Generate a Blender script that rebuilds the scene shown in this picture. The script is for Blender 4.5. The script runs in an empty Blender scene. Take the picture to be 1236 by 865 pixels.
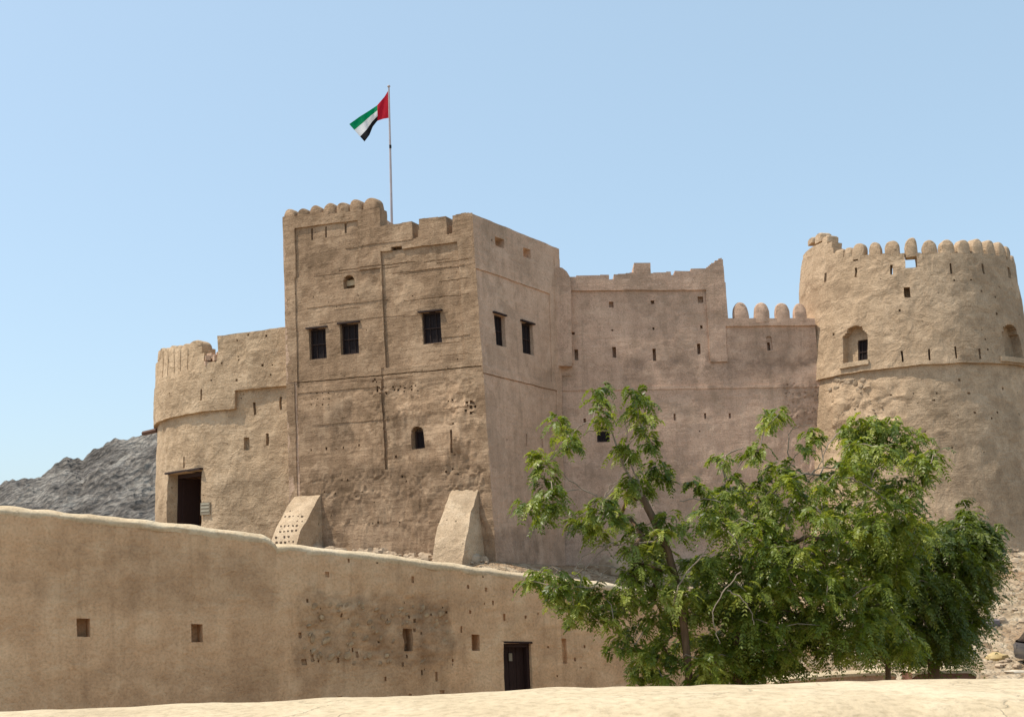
import bpy, math, random
import numpy as np
from mathutils import Vector, Matrix, noise
R = math.radians
random.seed(7); RNG = np.random.default_rng(7)
SC = bpy.context.scene
COL = SC.collection

# ------------------------------------------------------------------ camera
FPX, PPX, PPY, PITCH, ROLL = 1400.0, 618.0, 565.0, R(5.1), 0.034
_r0 = Vector((1, 0, 0)); FWD = Vector((0, math.cos(PITCH), math.sin(PITCH))); _u0 = Vector((0, -math.sin(PITCH), math.cos(PITCH)))
RIGHT = _r0 * math.cos(ROLL) - _u0 * math.sin(ROLL)
UP = _r0 * math.sin(ROLL) + _u0 * math.cos(ROLL)
cam = bpy.data.cameras.new('camera'); camo = bpy.data.objects.new('camera', cam); COL.objects.link(camo)
cam.sensor_width = 36; cam.lens = FPX / 1236 * 36; cam.shift_y = (PPY - 432.5) / 1236
cam.clip_start = 0.1; cam.clip_end = 6000
camo.matrix_world = Matrix((RIGHT, UP, -FWD)).transposed().to_4x4()
SC.camera = camo

# ------------------------------------------------------------------ light
SUN_EL = 64.0
SX, SY = -0.998, -0.055                       # horizontal direction towards the sun
world = bpy.data.worlds.new('World'); SC.world = world; world.use_nodes = True
wn = world.node_tree; bg = wn.nodes['Background']
sky = wn.nodes.new('ShaderNodeTexSky'); sky.sky_type = 'NISHITA'; sky.sun_disc = False
sky.sun_elevation = R(SUN_EL); sky.sun_rotation = math.atan2(SX, SY)
sky.air_density = 1.0; sky.dust_density = 2.0; sky.ozone_density = 1.0; sky.altitude = 0
mx = wn.nodes.new('ShaderNodeMix'); mx.data_type = 'RGBA'; mx.inputs[0].default_value = .58      # thin dry-season haze evens the sky out
wn.links.new(sky.outputs[0], mx.inputs[6]); mx.inputs[7].default_value = (1.84, 2.54, 2.93, 1)
wn.links.new(mx.outputs[2], bg.inputs[0]); bg.inputs[1].default_value = 0.15
sun = bpy.data.lights.new('sun', 'SUN'); sun.energy = 2.6; sun.angle = R(0.53); sun.color = (1.0, 0.93, 0.81)
suno = bpy.data.objects.new('sun', sun); COL.objects.link(suno)
sdir = Vector((SX * math.cos(R(SUN_EL)), SY * math.cos(R(SUN_EL)), math.sin(R(SUN_EL))))
suno.rotation_euler = sdir.to_track_quat('Z', 'Y').to_euler(); suno.location = sdir * 200
SC.view_settings.view_transform = 'Standard'; SC.view_settings.look = 'None'
SC.view_settings.exposure = 0.78; SC.view_settings.gamma = 1.0
SC.cycles.max_bounces = 6; SC.cycles.diffuse_bounces = 4

# ------------------------------------------------------------------ helpers
def pix(x, y, Y):
    """point at forward distance Y seen at photograph position x, y"""
    d = RIGHT * ((x - PPX) / FPX) + UP * ((PPY - y) / FPX) + FWD
    return d * (Y / d.y)
def atz(x, Y, z):
    a, b = pix(x, 600, Y), pix(x, 700, Y)
    return a + (b - a) * ((z - a.z) / (b.z - a.z))
def proj(P):
    c = P.dot(FWD)
    return PPX + FPX * P.dot(RIGHT) / c, PPY - FPX * P.dot(UP) / c

def thing(name, loc, label, cat, group=None):
    o = bpy.data.objects.new(name, None); COL.objects.link(o); o.location = loc
    o.empty_display_size = 0.3
    o['label'] = label; o['category'] = cat
    if group: o['group'] = group
    return o
def tag(o, label, cat, group=None):
    o['label'] = label; o['category'] = cat
    if group: o['group'] = group
    return o
def link(name, me, mat, parent=None):
    o = bpy.data.objects.new(name, me); COL.objects.link(o)
    if mat is not None:
        for m in (mat if isinstance(mat, (list, tuple)) else [mat]): me.materials.append(m)
    if parent is not None:
        o.parent = parent
        w = Matrix.Identity(4); p = parent
        while p is not None:
            w = Matrix.Translation(p.location) @ w; p = p.parent
        # parents of parts are either empties at a location or meshes in world coordinates
        o.matrix_parent_inverse = w.inverted() if parent.type == 'EMPTY' else Matrix.Identity(4)
    return o
def mesh(name, verts, faces, mat, parent=None, smooth=None, attr=None):
    me = bpy.data.meshes.new(name); me.from_pydata([tuple(v) for v in verts], [], faces); me.update()
    if smooth is not None:
        me.polygons.foreach_set('use_smooth', [True] * len(me.polygons))
        if smooth < 180: me.set_sharp_from_angle(angle=R(smooth))
    if attr is not None:
        a = me.attributes.new('tint', 'FLOAT', 'POINT'); a.data.foreach_set('value', attr)
    return link(name, me, mat, parent)

def nz(P, f, off=0.0):
    return noise.noise(Vector((P[0] * f + off, P[1] * f + off * 1.7, P[2] * f - off)))
def wobble(P, n, a):
    """mud wall unevenness; a = amplitude in metres"""
    k = a * (0.9 * nz(P, .45) + 0.55 * nz(P, 1.3, 5.) + 0.35 * nz(P, 3.4, 9.))
    t = noise.noise_vector(Vector(P) * 1.1) * (a * .7) + noise.noise_vector(Vector(P) * 4.) * (a * .25)
    return Vector(P) + n * k + t

class Panel:
    """bilinear wall face from four corner points, u to the right, v up; depth d goes into the wall"""
    def __init__(s, bl, br, tl, tr):
        s.c = (bl, br, tl, tr)
        s.n = ((br - bl).cross(tl - bl)).normalized()
        s.L = ((br - bl).length + (tr - tl).length) / 2; s.H = ((tl - bl).length + (tr - br).length) / 2
        s.u0, s.u1, s.v0, s.v1 = 0, 1, 0, 1
        s.su, s.sv = s.L, s.H
    def at(s, u, v, d=0.):
        bl, br, tl, tr = s.c
        return (bl * (1 - u) + br * u) * (1 - v) + (tl * (1 - u) + tr * u) * v - s.n * d
    mL = mR = None                    # normals of the neighbouring faces at the left / right corner
    def normal(s, u, v):
        n = s.n
        if s.mR: n = n.lerp((s.n + s.mR) * .5, max(0, 1 - (1 - u) * s.L / .35))
        if s.mL: n = n.lerp((s.n + s.mL) * .5, max(0, 1 - u * s.L / .35))
        return n
    def inward(s, u, v):
        n = s.n.copy()
        if s.mR: n += s.mR * max(0, 1 - (1 - u) * s.L / .9)
        if s.mL: n += s.mL * max(0, 1 - u * s.L / .9)
        return n
class Bent:
    """wall face along a plan curve: fn(u, v) -> point, outward normal; u, v in metres"""
    def __init__(s, fn, u0, u1, v0, v1):
        s.fn = fn; s.u0, s.u1, s.v0, s.v1 = u0, u1, v0, v1; s.su = s.sv = 1.
    def at(s, u, v, d=0.):
        p, n = s.fn(u, v); return p - n * d
    def normal(s, u, v): return s.fn(u, v)[1]
    def inward(s, u, v): return s.fn(u, v)[1]
def inv(S, x, y):
    if not hasattr(S, 'smp'):
        S.smp = []
        for i in range(61):
            for j in range(13):
                u = S.u0 + (S.u1 - S.u0) * i / 60; v = S.v0 + (S.v1 - S.v0) * j / 12
                P = S.at(u, v)
                if P.y > 1 and S.normal(u, v).dot(P) < 0: S.smp.append((u, v) + proj(P))
    u, v = min(S.smp, key=lambda q: (q[2] - x) ** 2 + (q[3] - y) ** 2)[:2]
    for _ in range(12):
        hu, hv = (S.u1 - S.u0) * 1e-4, (S.v1 - S.v0) * 1e-4
        a = proj(S.at(u, v)); b = proj(S.at(u + hu, v)); c = proj(S.at(u, v + hv))
        J = np.array([[(b[0] - a[0]) / hu, (c[0] - a[0]) / hv], [(b[1] - a[1]) / hu, (c[1] - a[1]) / hv]])
        try: du = np.linalg.solve(J, [x - a[0], y - a[1]])
        except Exception: break
        mu, mv = (S.u1 - S.u0) * .1, (S.v1 - S.v0) * .1
        u += max(-mu, min(mu, float(du[0]))); v += max(-mv, min(mv, float(du[1])))
    return u, v
def box_uv(S, x0, y0, x1, y1):
    xc, yc = (x0 + x1) / 2, (y0 + y1) / 2
    return inv(S, x0, yc)[0], inv(S, xc, y1)[1], inv(S, x1, yc)[0], inv(S, xc, y0)[1]

def lines(lo, hi, step, extra):
    ex = sorted(e for e in extra if lo < e < hi)
    out = [lo]
    for e in ex:
        if e - out[-1] > step * .02: out.append(e)
    if hi - out[-1] < step * .02 and len(out) > 1: out.pop()
    out.append(hi)
    res = []
    for a, b in zip(out, out[1:]):
        k = max(1, round((b - a) / step))
        res += [a + (b - a) * i / k for i in range(k)]
    return np.array(res + [hi])

def slab(name, S, feats, T, mat, parent=None, step=.22, amp=.03, rough=(), tints=(), closed=False, sharp=38):
    """a wall of thickness T. feats: (kind, u0, v0, u1, v1, depth) in wall coordinates; depth None cuts through / is open air.
    later features win. kind 'r' rectangle, 'a' round-arched, 'p' polygon top: depth is a list of (u, v) and all above is open"""
    eu, ev = [], []
    for f in feats:
        k = f[0]
        if k == 't':
            for (a, b) in f[1]: eu.append(a); ev.append(b)
            continue
        eu += [f[1], f[3]]; ev += [f[2], f[4]]
        if k == 'a':
            w = f[3] - f[1]
            eu += [f[1] + w * i / 10 for i in range(1, 10)]
            hr = w * S.su / 2 / S.sv
            ev += [f[4] - hr * (1 - math.sin(math.acos(min(1, abs(i / 5 - 1))))) for i in range(0, 5)]
    us = lines(S.u0, S.u1, step / S.su, eu); vs = lines(S.v0, S.v1, step / S.sv, ev)
    nu, nv = len(us), len(vs)
    uc = ((us[1:] + us[:-1]) / 2)[:, None] + np.zeros((1, nv - 1)); vc = ((vs[1:] + vs[:-1]) / 2)[None, :] + np.zeros((nu - 1, 1))
    D = np.zeros((nu - 1, nv - 1))
    for f in feats:
        k = f[0]
        if k == 't':
            pts = f[1]; top = np.interp(uc, [p[0] for p in pts], [p[1] for p in pts])
            lo, hi = pts[0][0], pts[-1][0]
            D[(uc > lo) & (uc < hi) & (vc > top)] = np.nan
            continue
        m = (uc > f[1]) & (uc < f[3]) & (vc > f[2]) & (vc < f[4])
        if k == 'a':
            w2 = (f[3] - f[1]) / 2; hr = w2 * S.su / S.sv; cu = (f[1] + f[3]) / 2; cv = f[4] - hr
            m &= ~((vc > cv) & (((uc - cu) / w2) ** 2 + ((vc - cv) / hr) ** 2 > 1))
        if k == 'j': D[m] = np.where(D[m] < .2, D[m] + f[5], D[m])
        elif k == 'm': D[m] = np.maximum(D[m], f[5])
        else: D[m] = np.nan if f[5] is None else f[5]
    D = np.round(D, 4)
    verts, idx, faces, tv = [], {}, [], []
    base = {}
    def smooth_in(u, v, b, soft):
        a = 1.
        for q, lo, hi, s in ((u, b[0], b[2], S.su), (v, b[1], b[3], S.sv)):
            a *= max(0., min(1., (q - lo) * s / soft + .5)) * max(0., min(1., (hi - q) * s / soft + .5))
        return a
    def V(i, j, d):
        if closed and i == nu - 1: i = 0
        key = (i, j, round(d, 4))
        if key in idx: return idx[key]
        if (i, j) not in base:
            u, v = float(us[i]), float(vs[j]); P = S.at(u, v); n = S.normal(u, v)
            a = amp
            if isinstance(S, Panel) and (S.mL or S.mR): n = n / max(.5, n.length)
            for (b, ra) in rough: a += ra * smooth_in(u, v, b, .8)
            W = wobble(P, n, a)
            if a > amp * 1.5:
                W += n * ((a - amp) * .8 * nz(P, 7., 3.))
            t = 0.
            du_, dv_ = .30 * nz(P, 1.3, 21.) + .14 * nz(P, 4., 8.), .30 * nz(P, 1.3, 33.) + .14 * nz(P, 4., 2.)
            for (b, tvv) in tints: t += tvv * smooth_in(u + du_ / S.su, v + dv_ / S.sv, b, .12)
            base[(i, j)] = (W, S.inward(u, v), t)
        W, n, t = base[(i, j)]
        idx[key] = len(verts); verts.append(W - n * d); tv.append(t)
        return idx[key]
    def dep(i, j):
        if closed: i %= nu - 1
        if i < 0 or j < 0 or i >= nu - 1 or j >= nv - 1: return T
        d = D[i, j]; return T if math.isnan(d) else float(d)
    for i in range(nu - 1):
        for j in range(nv - 1):
            d = D[i, j]
            if not math.isnan(d):
                d = float(d)
                faces.append((V(i, j, d), V(i + 1, j, d), V(i + 1, j + 1, d), V(i, j + 1, d)))
                faces.append((V(i, j, T), V(i, j + 1, T), V(i + 1, j + 1, T), V(i + 1, j, T)))
    for i in range(nu if not closed else nu - 1):
        for j in range(nv - 1):
            a, b = dep(i - 1, j), dep(i, j)
            if a < b: faces.append((V(i, j, a), V(i, j, b), V(i, j + 1, b), V(i, j + 1, a)))
            elif b < a: faces.append((V(i, j, b), V(i, j + 1, b), V(i, j + 1, a), V(i, j, a)))
    for i in range(nu - 1):
        for j in range(nv):
            a, b = dep(i, j - 1), dep(i, j)
            if a < b: faces.append((V(i, j, a), V(i + 1, j, a), V(i + 1, j, b), V(i, j, b)))
            elif b < a: faces.append((V(i, j, b), V(i, j, a), V(i + 1, j, a), V(i + 1, j, b)))
    return mesh(name, verts, faces, mat, parent, smooth=sharp, attr=tv)

class MB:
    def __init__(s): s.v, s.f = [], []
    def add(s, vs, fs):
        k = len(s.v); s.v += [Vector(v) for v in vs]; s.f += [tuple(k + i for i in f) for f in fs]
    def hexa(s, p):      # 8 points: bottom 4 (ccw), top 4
        s.add(p, [(3, 2, 1, 0), (4, 5, 6, 7), (0, 1, 5, 4), (1, 2, 6, 5), (2, 3, 7, 6), (3, 0, 4, 7)])
    def panel_box(s, S, u0, v0, u1, v1, d0, d1):
        s.hexa([S.at(u0, v0, d0), S.at(u1, v0, d0), S.at(u1, v0, d1), S.at(u0, v0, d1),
                S.at(u0, v1, d0), S.at(u1, v1, d0), S.at(u1, v1, d1), S.at(u0, v1, d1)])
    def box(s, c, sz, rot=0.):
        hx, hy, hz = sz[0] / 2, sz[1] / 2, sz[2] / 2; ca, sa = math.cos(rot), math.sin(rot)
        P = []
        for z in (-hz, hz):
            for x, y in ((-hx, -hy), (hx, -hy), (hx, hy), (-hx, hy)):
                P.append((c[0] + x * ca - y * sa, c[1] + x * sa + y * ca, c[2] + z))
        s.hexa(P)
    def tube(s, pts, rad, seg=7, cap=True):
        pts = [Vector(p) for p in pts]
        if not isinstance(rad, (list, tuple)): rad = [rad] * len(pts)
        rings = []; prev = None
        for i, p in enumerate(pts):
            t = (pts[min(i + 1, len(pts) - 1)] - pts[max(i - 1, 0)]).normalized()
            a = prev if prev is not None else (Vector((1, 0, 0)) if abs(t.x) < .8 else Vector((0, 1, 0)))
            b = t.cross(a).normalized(); a = b.cross(t).normalized(); prev = a
            rings.append([p + (a * math.cos(2 * math.pi * k / seg) + b * math.sin(2 * math.pi * k / seg)) * rad[i] for k in range(seg)])
        vs = [q for r in rings for q in r]; fs = []
        for i in range(len(pts) - 1):
            for k in range(seg):
                k2 = (k + 1) % seg
                fs.append((i * seg + k, i * seg + k2, (i + 1) * seg + k2, (i + 1) * seg + k))
        if cap: fs.append(tuple(reversed(range(seg)))); fs.append(tuple((len(pts) - 1) * seg + k for k in range(seg)))
        s.add(vs, fs)
    def build(s, name, mat, parent=None, smooth=None): return mesh(name, s.v, s.f, mat, parent, smooth)

# ------------------------------------------------------------------ materials
class NT:
    def __init__(s, name):
        s.m = bpy.data.materials.new(name); s.m.use_nodes = True; s.t = s.m.node_tree
        s.b = s.t.nodes['Principled BSDF']; s.out = s.t.nodes['Material Output']
        s.b.inputs['Roughness'].default_value = .95
        s.b.inputs['Specular IOR Level'].default_value = .15
        s.tc = s.t.nodes.new('ShaderNodeTexCoord').outputs['Object']
    def n(s, typ, **kw):
        x = s.t.nodes.new('ShaderNode' + typ)
        for k, v in kw.items(): setattr(x, k, v)
        return x
    def l(s, a, b): s.t.links.new(a, b)
    def mapped(s, sc, loc=(0, 0, 0), vec=None):
        m = s.n('Mapping'); s.l(vec or s.tc, m.inputs[0]); m.inputs['Scale'].default_value = sc; m.inputs['Location'].default_value = loc
        return m.outputs[0]
    def noise(s, scale, detail=4, rough=.55, vec=None, dist=0.):
        x = s.n('TexNoise'); s.l(vec or s.tc, x.inputs['Vector'])
        x.inputs['Scale'].default_value = scale; x.inputs['Detail'].default_value = detail
        x.inputs['Roughness'].default_value = rough; x.inputs['Distortion'].default_value = dist
        return x.outputs['Fac']
    def vor(s, scale, feature='F1', vec=None, rnd=1.):
        x = s.n('TexVoronoi', feature=feature); s.l(vec or s.tc, x.inputs['Vector']); x.inputs['Scale'].default_value = scale
        x.inputs['Randomness'].default_value = rnd
        return x
    def math(s, op, a, b=None, c=None, clamp=False):
        x = s.n('Math', operation=op, use_clamp=clamp)
        for i, q in enumerate((a, b, c)):
            if q is None: continue
            if isinstance(q, (int, float)): x.inputs[i].default_value = q
            else: s.l(q, x.inputs[i])
        return x.outputs[0]
    def rng(s, a, lo, hi, o0=0., o1=1.):
        x = s.n('MapRange'); s.l(a, x.inputs[0])
        for i, q in enumerate((lo, hi, o0, o1)): x.inputs[i + 1].default_value = q
        return x.outputs[0]
    def ramp(s, fac, stops):
        x = s.n('ValToRGB'); s.l(fac, x.inputs[0]); e = x.color_ramp.elements
        while len(e) < len(stops): e.new(.5)
        for q, (p, c) in zip(e, stops): q.position = p; q.color = (*c, 1)
        return x.outputs[0]
    def mix(s, fac, a, b, mode='MIX'):
        x = s.n('Mix', data_type='RGBA', blend_type=mode)
        for i, q in ((0, fac), (6, a), (7, b)):
            if isinstance(q, (int, float)): x.inputs[i].default_value = q
            elif isinstance(q, tuple): x.inputs[i].default_value = (*q, 1)
            else: s.l(q, x.inputs[i])
        return x.outputs[2]
    def bump(s, h, strength, dist):
        x = s.n('Bump'); s.l(h, x.inputs['Height']); x.inputs['Strength'].default_value = strength; x.inputs['Distance'].default_value = dist
        s.l(x.outputs[0], s.b.inputs['Normal'])
    def color(s, c):
        if isinstance(c, tuple): s.b.inputs['Base Color'].default_value = (*c, 1)
        else: s.l(c, s.b.inputs['Base Color'])

def mud(name, dark, mid, light, course=.3, swirl=.4, streak=.2, bump=.6, pits=.0, crack=0., scale=1., grain=.85, patch=.30):
    N = NT(name)
    big = N.noise(.35 * scale, 3); med = N.noise(1.9 * scale, 8, .62); fine = N.noise(17 * scale, 4, .6)
    cv = N.mapped((.5, .5, 4.2)); crs = N.noise(1.3 * scale, 5, .6, cv)
    sv = N.mapped((2.6, 2.6, .22)); stk = N.noise(1.0 * scale, 5, .6, sv)
    f = N.math('ADD', N.math('MULTIPLY', big, .40), N.math('MULTIPLY', med, .38))
    f = N.math('ADD', f, N.math('MULTIPLY', crs, .10 + course * .2)); f = N.math('ADD', f, N.math('MULTIPLY', stk, streak))
    tot = .40 + .38 + .10 + course * .2 + streak
    f = N.rng(f, tot * .5 - .16, tot * .5 + .16)
    c = N.ramp(f, [(0., dark), (.5, mid), (1., light)])
    c = N.mix(grain, c, N.ramp(fine, [(.30, (.66, .64, .61)), (.5, (1, 1, 1)), (.70, (1.16, 1.16, 1.16))]), 'MULTIPLY')
    pt1 = N.rng(N.math('ADD', N.noise(.42 * scale, 7, .62, N.mapped((1, 1, 1.5), (7, 3, 1))), 0), .535, .56)
    c = N.mix(N.math('MULTIPLY', pt1, patch), c, tuple(q * .82 for q in dark))
    pt2 = N.rng(N.noise(.6 * scale, 7, .65, N.mapped((1, 1, 1.3), (1, 9, 4))), .57, .60)
    c = N.mix(N.math('MULTIPLY', pt2, patch), c, tuple(min(.8, q * 1.12) for q in light))
    st2 = N.rng(N.noise(1.0 * scale, 6, .65, N.mapped((3.6, 3.6, .16), (2, 5, 0))), .57, .70)
    c = N.mix(N.math('MULTIPLY', st2, streak * 1.6, clamp=True), c, tuple(q * .80 for q in dark))
    at = N.n('Attribute', attribute_name='tint'); ta = at.outputs['Fac']
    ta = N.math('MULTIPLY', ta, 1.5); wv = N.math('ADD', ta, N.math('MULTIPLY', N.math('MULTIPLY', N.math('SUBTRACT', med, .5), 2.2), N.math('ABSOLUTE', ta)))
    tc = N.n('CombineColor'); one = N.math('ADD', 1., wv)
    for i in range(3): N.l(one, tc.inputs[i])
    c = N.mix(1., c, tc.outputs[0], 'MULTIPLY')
    sw = N.noise(1.5 * scale, 6, .55, dist=1.1)
    h = N.math('ADD', N.math('MULTIPLY', sw, swirl * 1.6), N.math('MULTIPLY', med, .45))
    h = N.math('ADD', h, N.math('MULTIPLY', crs, course * 1.5)); h = N.math('SUBTRACT', h, N.math('MULTIPLY', pt1, .10)); h = N.math('ADD', h, N.math('MULTIPLY', pt2, .08)); h = N.math('ADD', h, N.math('MULTIPLY', fine, .20))
    if pits:
        v = N.vor(2.6, 'F1', vec=N.mapped((1, 1, 1.4)))
        pm = N.math('MULTIPLY', N.rng(v.outputs['Distance'], .05, .13, 1., 0.), N.rng(N.noise(.8, 2), .52, .6))
        c = N.mix(N.math('MULTIPLY', pm, pits), c, tuple(q * .35 for q in dark)); h = N.math('SUBTRACT', h, N.math('MULTIPLY', pm, 1.2))
    if crack:
        cw = N.n('VectorMath', operation='ADD'); N.l(N.tc, cw.inputs[0])
        nn = N.n('TexNoise'); N.l(N.tc, nn.inputs['Vector']); nn.inputs['Scale'].default_value = 3.5; nn.inputs['Detail'].default_value = 6
        sm = N.n('VectorMath', operation='SCALE'); N.l(nn.outputs['Color'], sm.inputs[0]); sm.inputs['Scale'].default_value = .55; N.l(sm.outputs[0], cw.inputs[1])
        v = N.vor(crack, 'DISTANCE_TO_EDGE', vec=cw.outputs[0])
        cm = N.math('MULTIPLY', N.rng(v.outputs['Distance'], 0., .010, 1., 0.), N.rng(N.noise(.9, 3), .48, .62))
        c = N.mix(N.math('MULTIPLY', cm, .6), c, tuple(q * .4 for q in dark)); h = N.math('SUBTRACT', h, N.math('MULTIPLY', cm, .5))
    N.color(c); N.bump(h, bump, .12 / scale)
    return N.m

M = {}
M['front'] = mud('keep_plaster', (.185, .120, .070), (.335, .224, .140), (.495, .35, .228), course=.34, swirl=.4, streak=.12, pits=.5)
M['side'] = mud('side_plaster_lifted', (.38, .265, .180), (.54, .368, .256), (.65, .46, .328), course=.28, swirl=.25, streak=.2)  # mud of the front, made paler in place of missing fill light
M['curtain'] = mud('curtain_plaster_lifted', (.37, .258, .178), (.56, .378, .270), (.68, .48, .345), course=.22, swirl=.2, streak=.2)  # colour raised because this wall stands in shade; same mud as the rest
M['bastion'] = mud('bastion_plaster', (.36, .25, .155), (.48, .345, .22), (.60, .45, .30), course=.25, swirl=.75, streak=.08, bump=.8, pits=.7)
M['tower'] = mud('tower_plaster', (.35, .245, .155), (.475, .34, .22), (.59, .435, .29), course=.2, swirl=.75, streak=.15, bump=.75, pits=.5)
M['yard'] = mud('yard_plaster_lifted', (.44, .265, .145), (.635, .400, .226), (.77, .53, .32), course=.12, swirl=.45, streak=.22, bump=.6, grain=.6, patch=.12)  # same mud again, lightened in the colour to lift its shaded face
M['near'] = mud('parapet_plaster', (.42, .325, .205), (.545, .43, .28), (.64, .525, .365), course=.03, swirl=.4, streak=.03, bump=.45, crack=1.5, scale=2.2, grain=.65)
M['cap'] = mud('coping_sunlit_tone', (.46, .34, .21), (.62, .47, .30), (.74, .60, .42), course=.05, swirl=.4, streak=.05, bump=.5, grain=.6)  # sunlit rim of the yard wall, its brightness put into a paler colour
M['butt'] = mud('buttress_plaster', (.30, .21, .13), (.49, .36, .235), (.62, .48, .33), course=.15, swirl=.5, streak=.05, bump=.8, pits=.5)

def simple(name, c1, c2, scale=6., rough=.7, bump=.3, stretch=(1, 1, 1), spec=.2, metal=0.):
    N = NT(name); n = N.noise(scale, 6, .6, N.mapped(stretch))
    N.color(N.ramp(n, [(.3, c1), (.7, c2)])); N.b.inputs['Roughness'].default_value = rough
    N.b.inputs['Specular IOR Level'].default_value = spec; N.b.inputs['Metallic'].default_value = metal
    if bump: N.bump(n, bump, .02)
    return N.m
M['wood'] = simple('dark_wood', (.022, .013, .011), (.055, .033, .027), 9, .75, .4, (6, 6, .6))
M['beam'] = simple('weathered_beam', (.085, .045, .032), (.16, .09, .065), 9, .8, .4, (1, 1, 4))
M['dark_infill'] = simple('dark_infill_black', (.010, .007, .008), (.022, .015, .015), 7, .8, .2, (6, 6, .6))  # near-black colour paints the darkness of the rooms behind the windows
M['door'] = simple('door_wood', (.024, .012, .010), (.050, .026, .021), 7, .7, .4, (8, 8, .5))
M['stone'] = simple('field_stone', (.24, .15, .085), (.54, .38, .22), 5.1, .9, .5)
M['hole_shade'] = simple('hole_shade_dark', (.07, .045, .03), (.17, .115, .075), 5, .95, .4)  # dark colour painting the shade inside the buttress put holes
M['rust'] = simple('red_mud', (.17, .075, .05), (.27, .14, .09), 5, .95, .5)
M['pole'] = simple('pole_paint', (.42, .36, .36), (.52, .46, .46), 3, .4, 0, spec=.5)
M['plate'] = simple('plaque_grey', (.24, .20, .14), (.30, .25, .18), 5, .6, .1)
M['plate_l'] = simple('plaque_pale', (.40, .36, .27), (.46, .42, .32), 5, .6, .1)
M['iron'] = simple('iron', (.02, .018, .018), (.04, .035, .032), 12, .6, .1, metal=.6)

def cloth(name, c):
    N = NT(name); w = N.noise(60, 2)
    N.color(N.mix(w, tuple(q * .9 for q in c), c)); N.b.inputs['Roughness'].default_value = .8
    tr = N.n('BsdfTranslucent'); tr.inputs['Color'].default_value = (*c, 1)
    ms = N.n('MixShader'); ms.inputs[0].default_value = .3; N.l(N.b.outputs[0], ms.inputs[1]); N.l(tr.outputs[0], ms.inputs[2]); N.l(ms.outputs[0], N.out.inputs[0])
    return N.m
M['f_red'] = cloth('flag_red', (.50, .012, .03)); M['f_green'] = cloth('flag_green', (.0, .26, .10))
M['f_white'] = cloth('flag_white', (.80, .80, .80)); M['f_black'] = cloth('flag_black', (.012, .012, .014))

def leaf_mat(name, c1, c2, c3):
    N = NT(name); rp = N.n('Attribute', attribute_name='tone').outputs['Fac']
    c = N.ramp(rp, [(0., c1), (.55, c2), (1., c3)])
    c = N.mix(.7, c, N.ramp(N.noise(1.6, 2), [(.3, (.75, .8, .75)), (.7, (1.2, 1.15, 1.05))]), 'MULTIPLY')
    N.color(c); N.b.inputs['Roughness'].default_value = .4; N.b.inputs['Specular IOR Level'].default_value = .3
    tr = N.n('BsdfTranslucent'); N.l(N.mix(1., c, (1.7, 1.65, .6), 'MULTIPLY'), tr.inputs['Color'])
    ms = N.n('MixShader'); ms.inputs[0].default_value = .38; N.l(N.b.outputs[0], ms.inputs[1]); N.l(tr.outputs[0], ms.inputs[2]); N.l(ms.outputs[0], N.out.inputs[0])
    return N.m
M['leaf_a'] = leaf_mat('leaf_bright', (.058, .094, .013), (.168, .212, .030), (.41, .43, .115))
M['leaf_c'] = leaf_mat('leaf_deep', (.050, .080, .013), (.110, .145, .024), (.25, .27, .07))
M['bark'] = simple('bark_brown', (.10, .06, .035), (.20, .125, .07), 5, .9, .6, (3, 3, .6))
M['twig'] = simple('twig_pale', (.22, .17, .125), (.36, .29, .22), 6, .85, .3)

def ground_mat():
    N = NT('gravel_ground')
    a = N.noise(.12, 4); b = N.noise(1.3, 8, .65); v = N.vor(3.2); v2 = N.vor(9.)
    c = N.ramp(b, [(.25, (.25, .175, .11)), (.5, (.38, .285, .185)), (.75, (.54, .43, .30))])
    bw = N.n('RGBToBW'); N.l(v.outputs['Color'], bw.inputs[0]); c = N.mix(.7, c, bw.outputs[0], 'SOFT_LIGHT')
    red = N.rng(N.noise(.25, 3), .52, .62); c = N.mix(N.math('MULTIPLY', red, .6), c, (.27, .155, .08))
    N.color(c)
    h = N.math('ADD', N.math('MULTIPLY', v.outputs['Distance'], -.9), N.math('MULTIPLY', b, 1.2)); h = N.math('ADD', h, N.math('MULTIPLY', v2.outputs['Distance'], -.4))
    N.bump(h, .9, .25); return N.m
M['ground'] = ground_mat()
def hill_mat():
    N = NT('hill_rock')
    a = N.noise(.05, 6, .65); b = N.noise(.55, 8, .72); v = N.vor(.4)
    f = N.math('ADD', N.math('MULTIPLY', a, .55), N.math('MULTIPLY', b, .45))
    c = N.ramp(f, [(.40, (.070, .060, .052)), (.5, (.185, .163, .142)), (.60, (.38, .345, .30))])
    N.color(c); N.bump(N.math('ADD', f, N.math('MULTIPLY', v.outputs['Distance'], .7)), 1., 5.); return N.m
M['hill'] = hill_mat()
M['rock'] = simple('rubble_rock', (.28, .20, .13), (.52, .40, .28), 2.2, .95, .6)
M['rock_y'] = simple('ochre_rock', (.42, .29, .12), (.55, .42, .22), 3, .95, .5)
M['rock_g'] = simple('grey_rock', (.17, .14, .14), (.27, .23, .22), 3, .95, .5)
M['rock_d'] = simple('dark_rock', (.085, .08, .085), (.15, .14, .14), 3, .95, .6)
M['rock_w'] = simple('pale_rock', (.55, .46, .34), (.68, .60, .48), 3, .95, .4)

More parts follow.
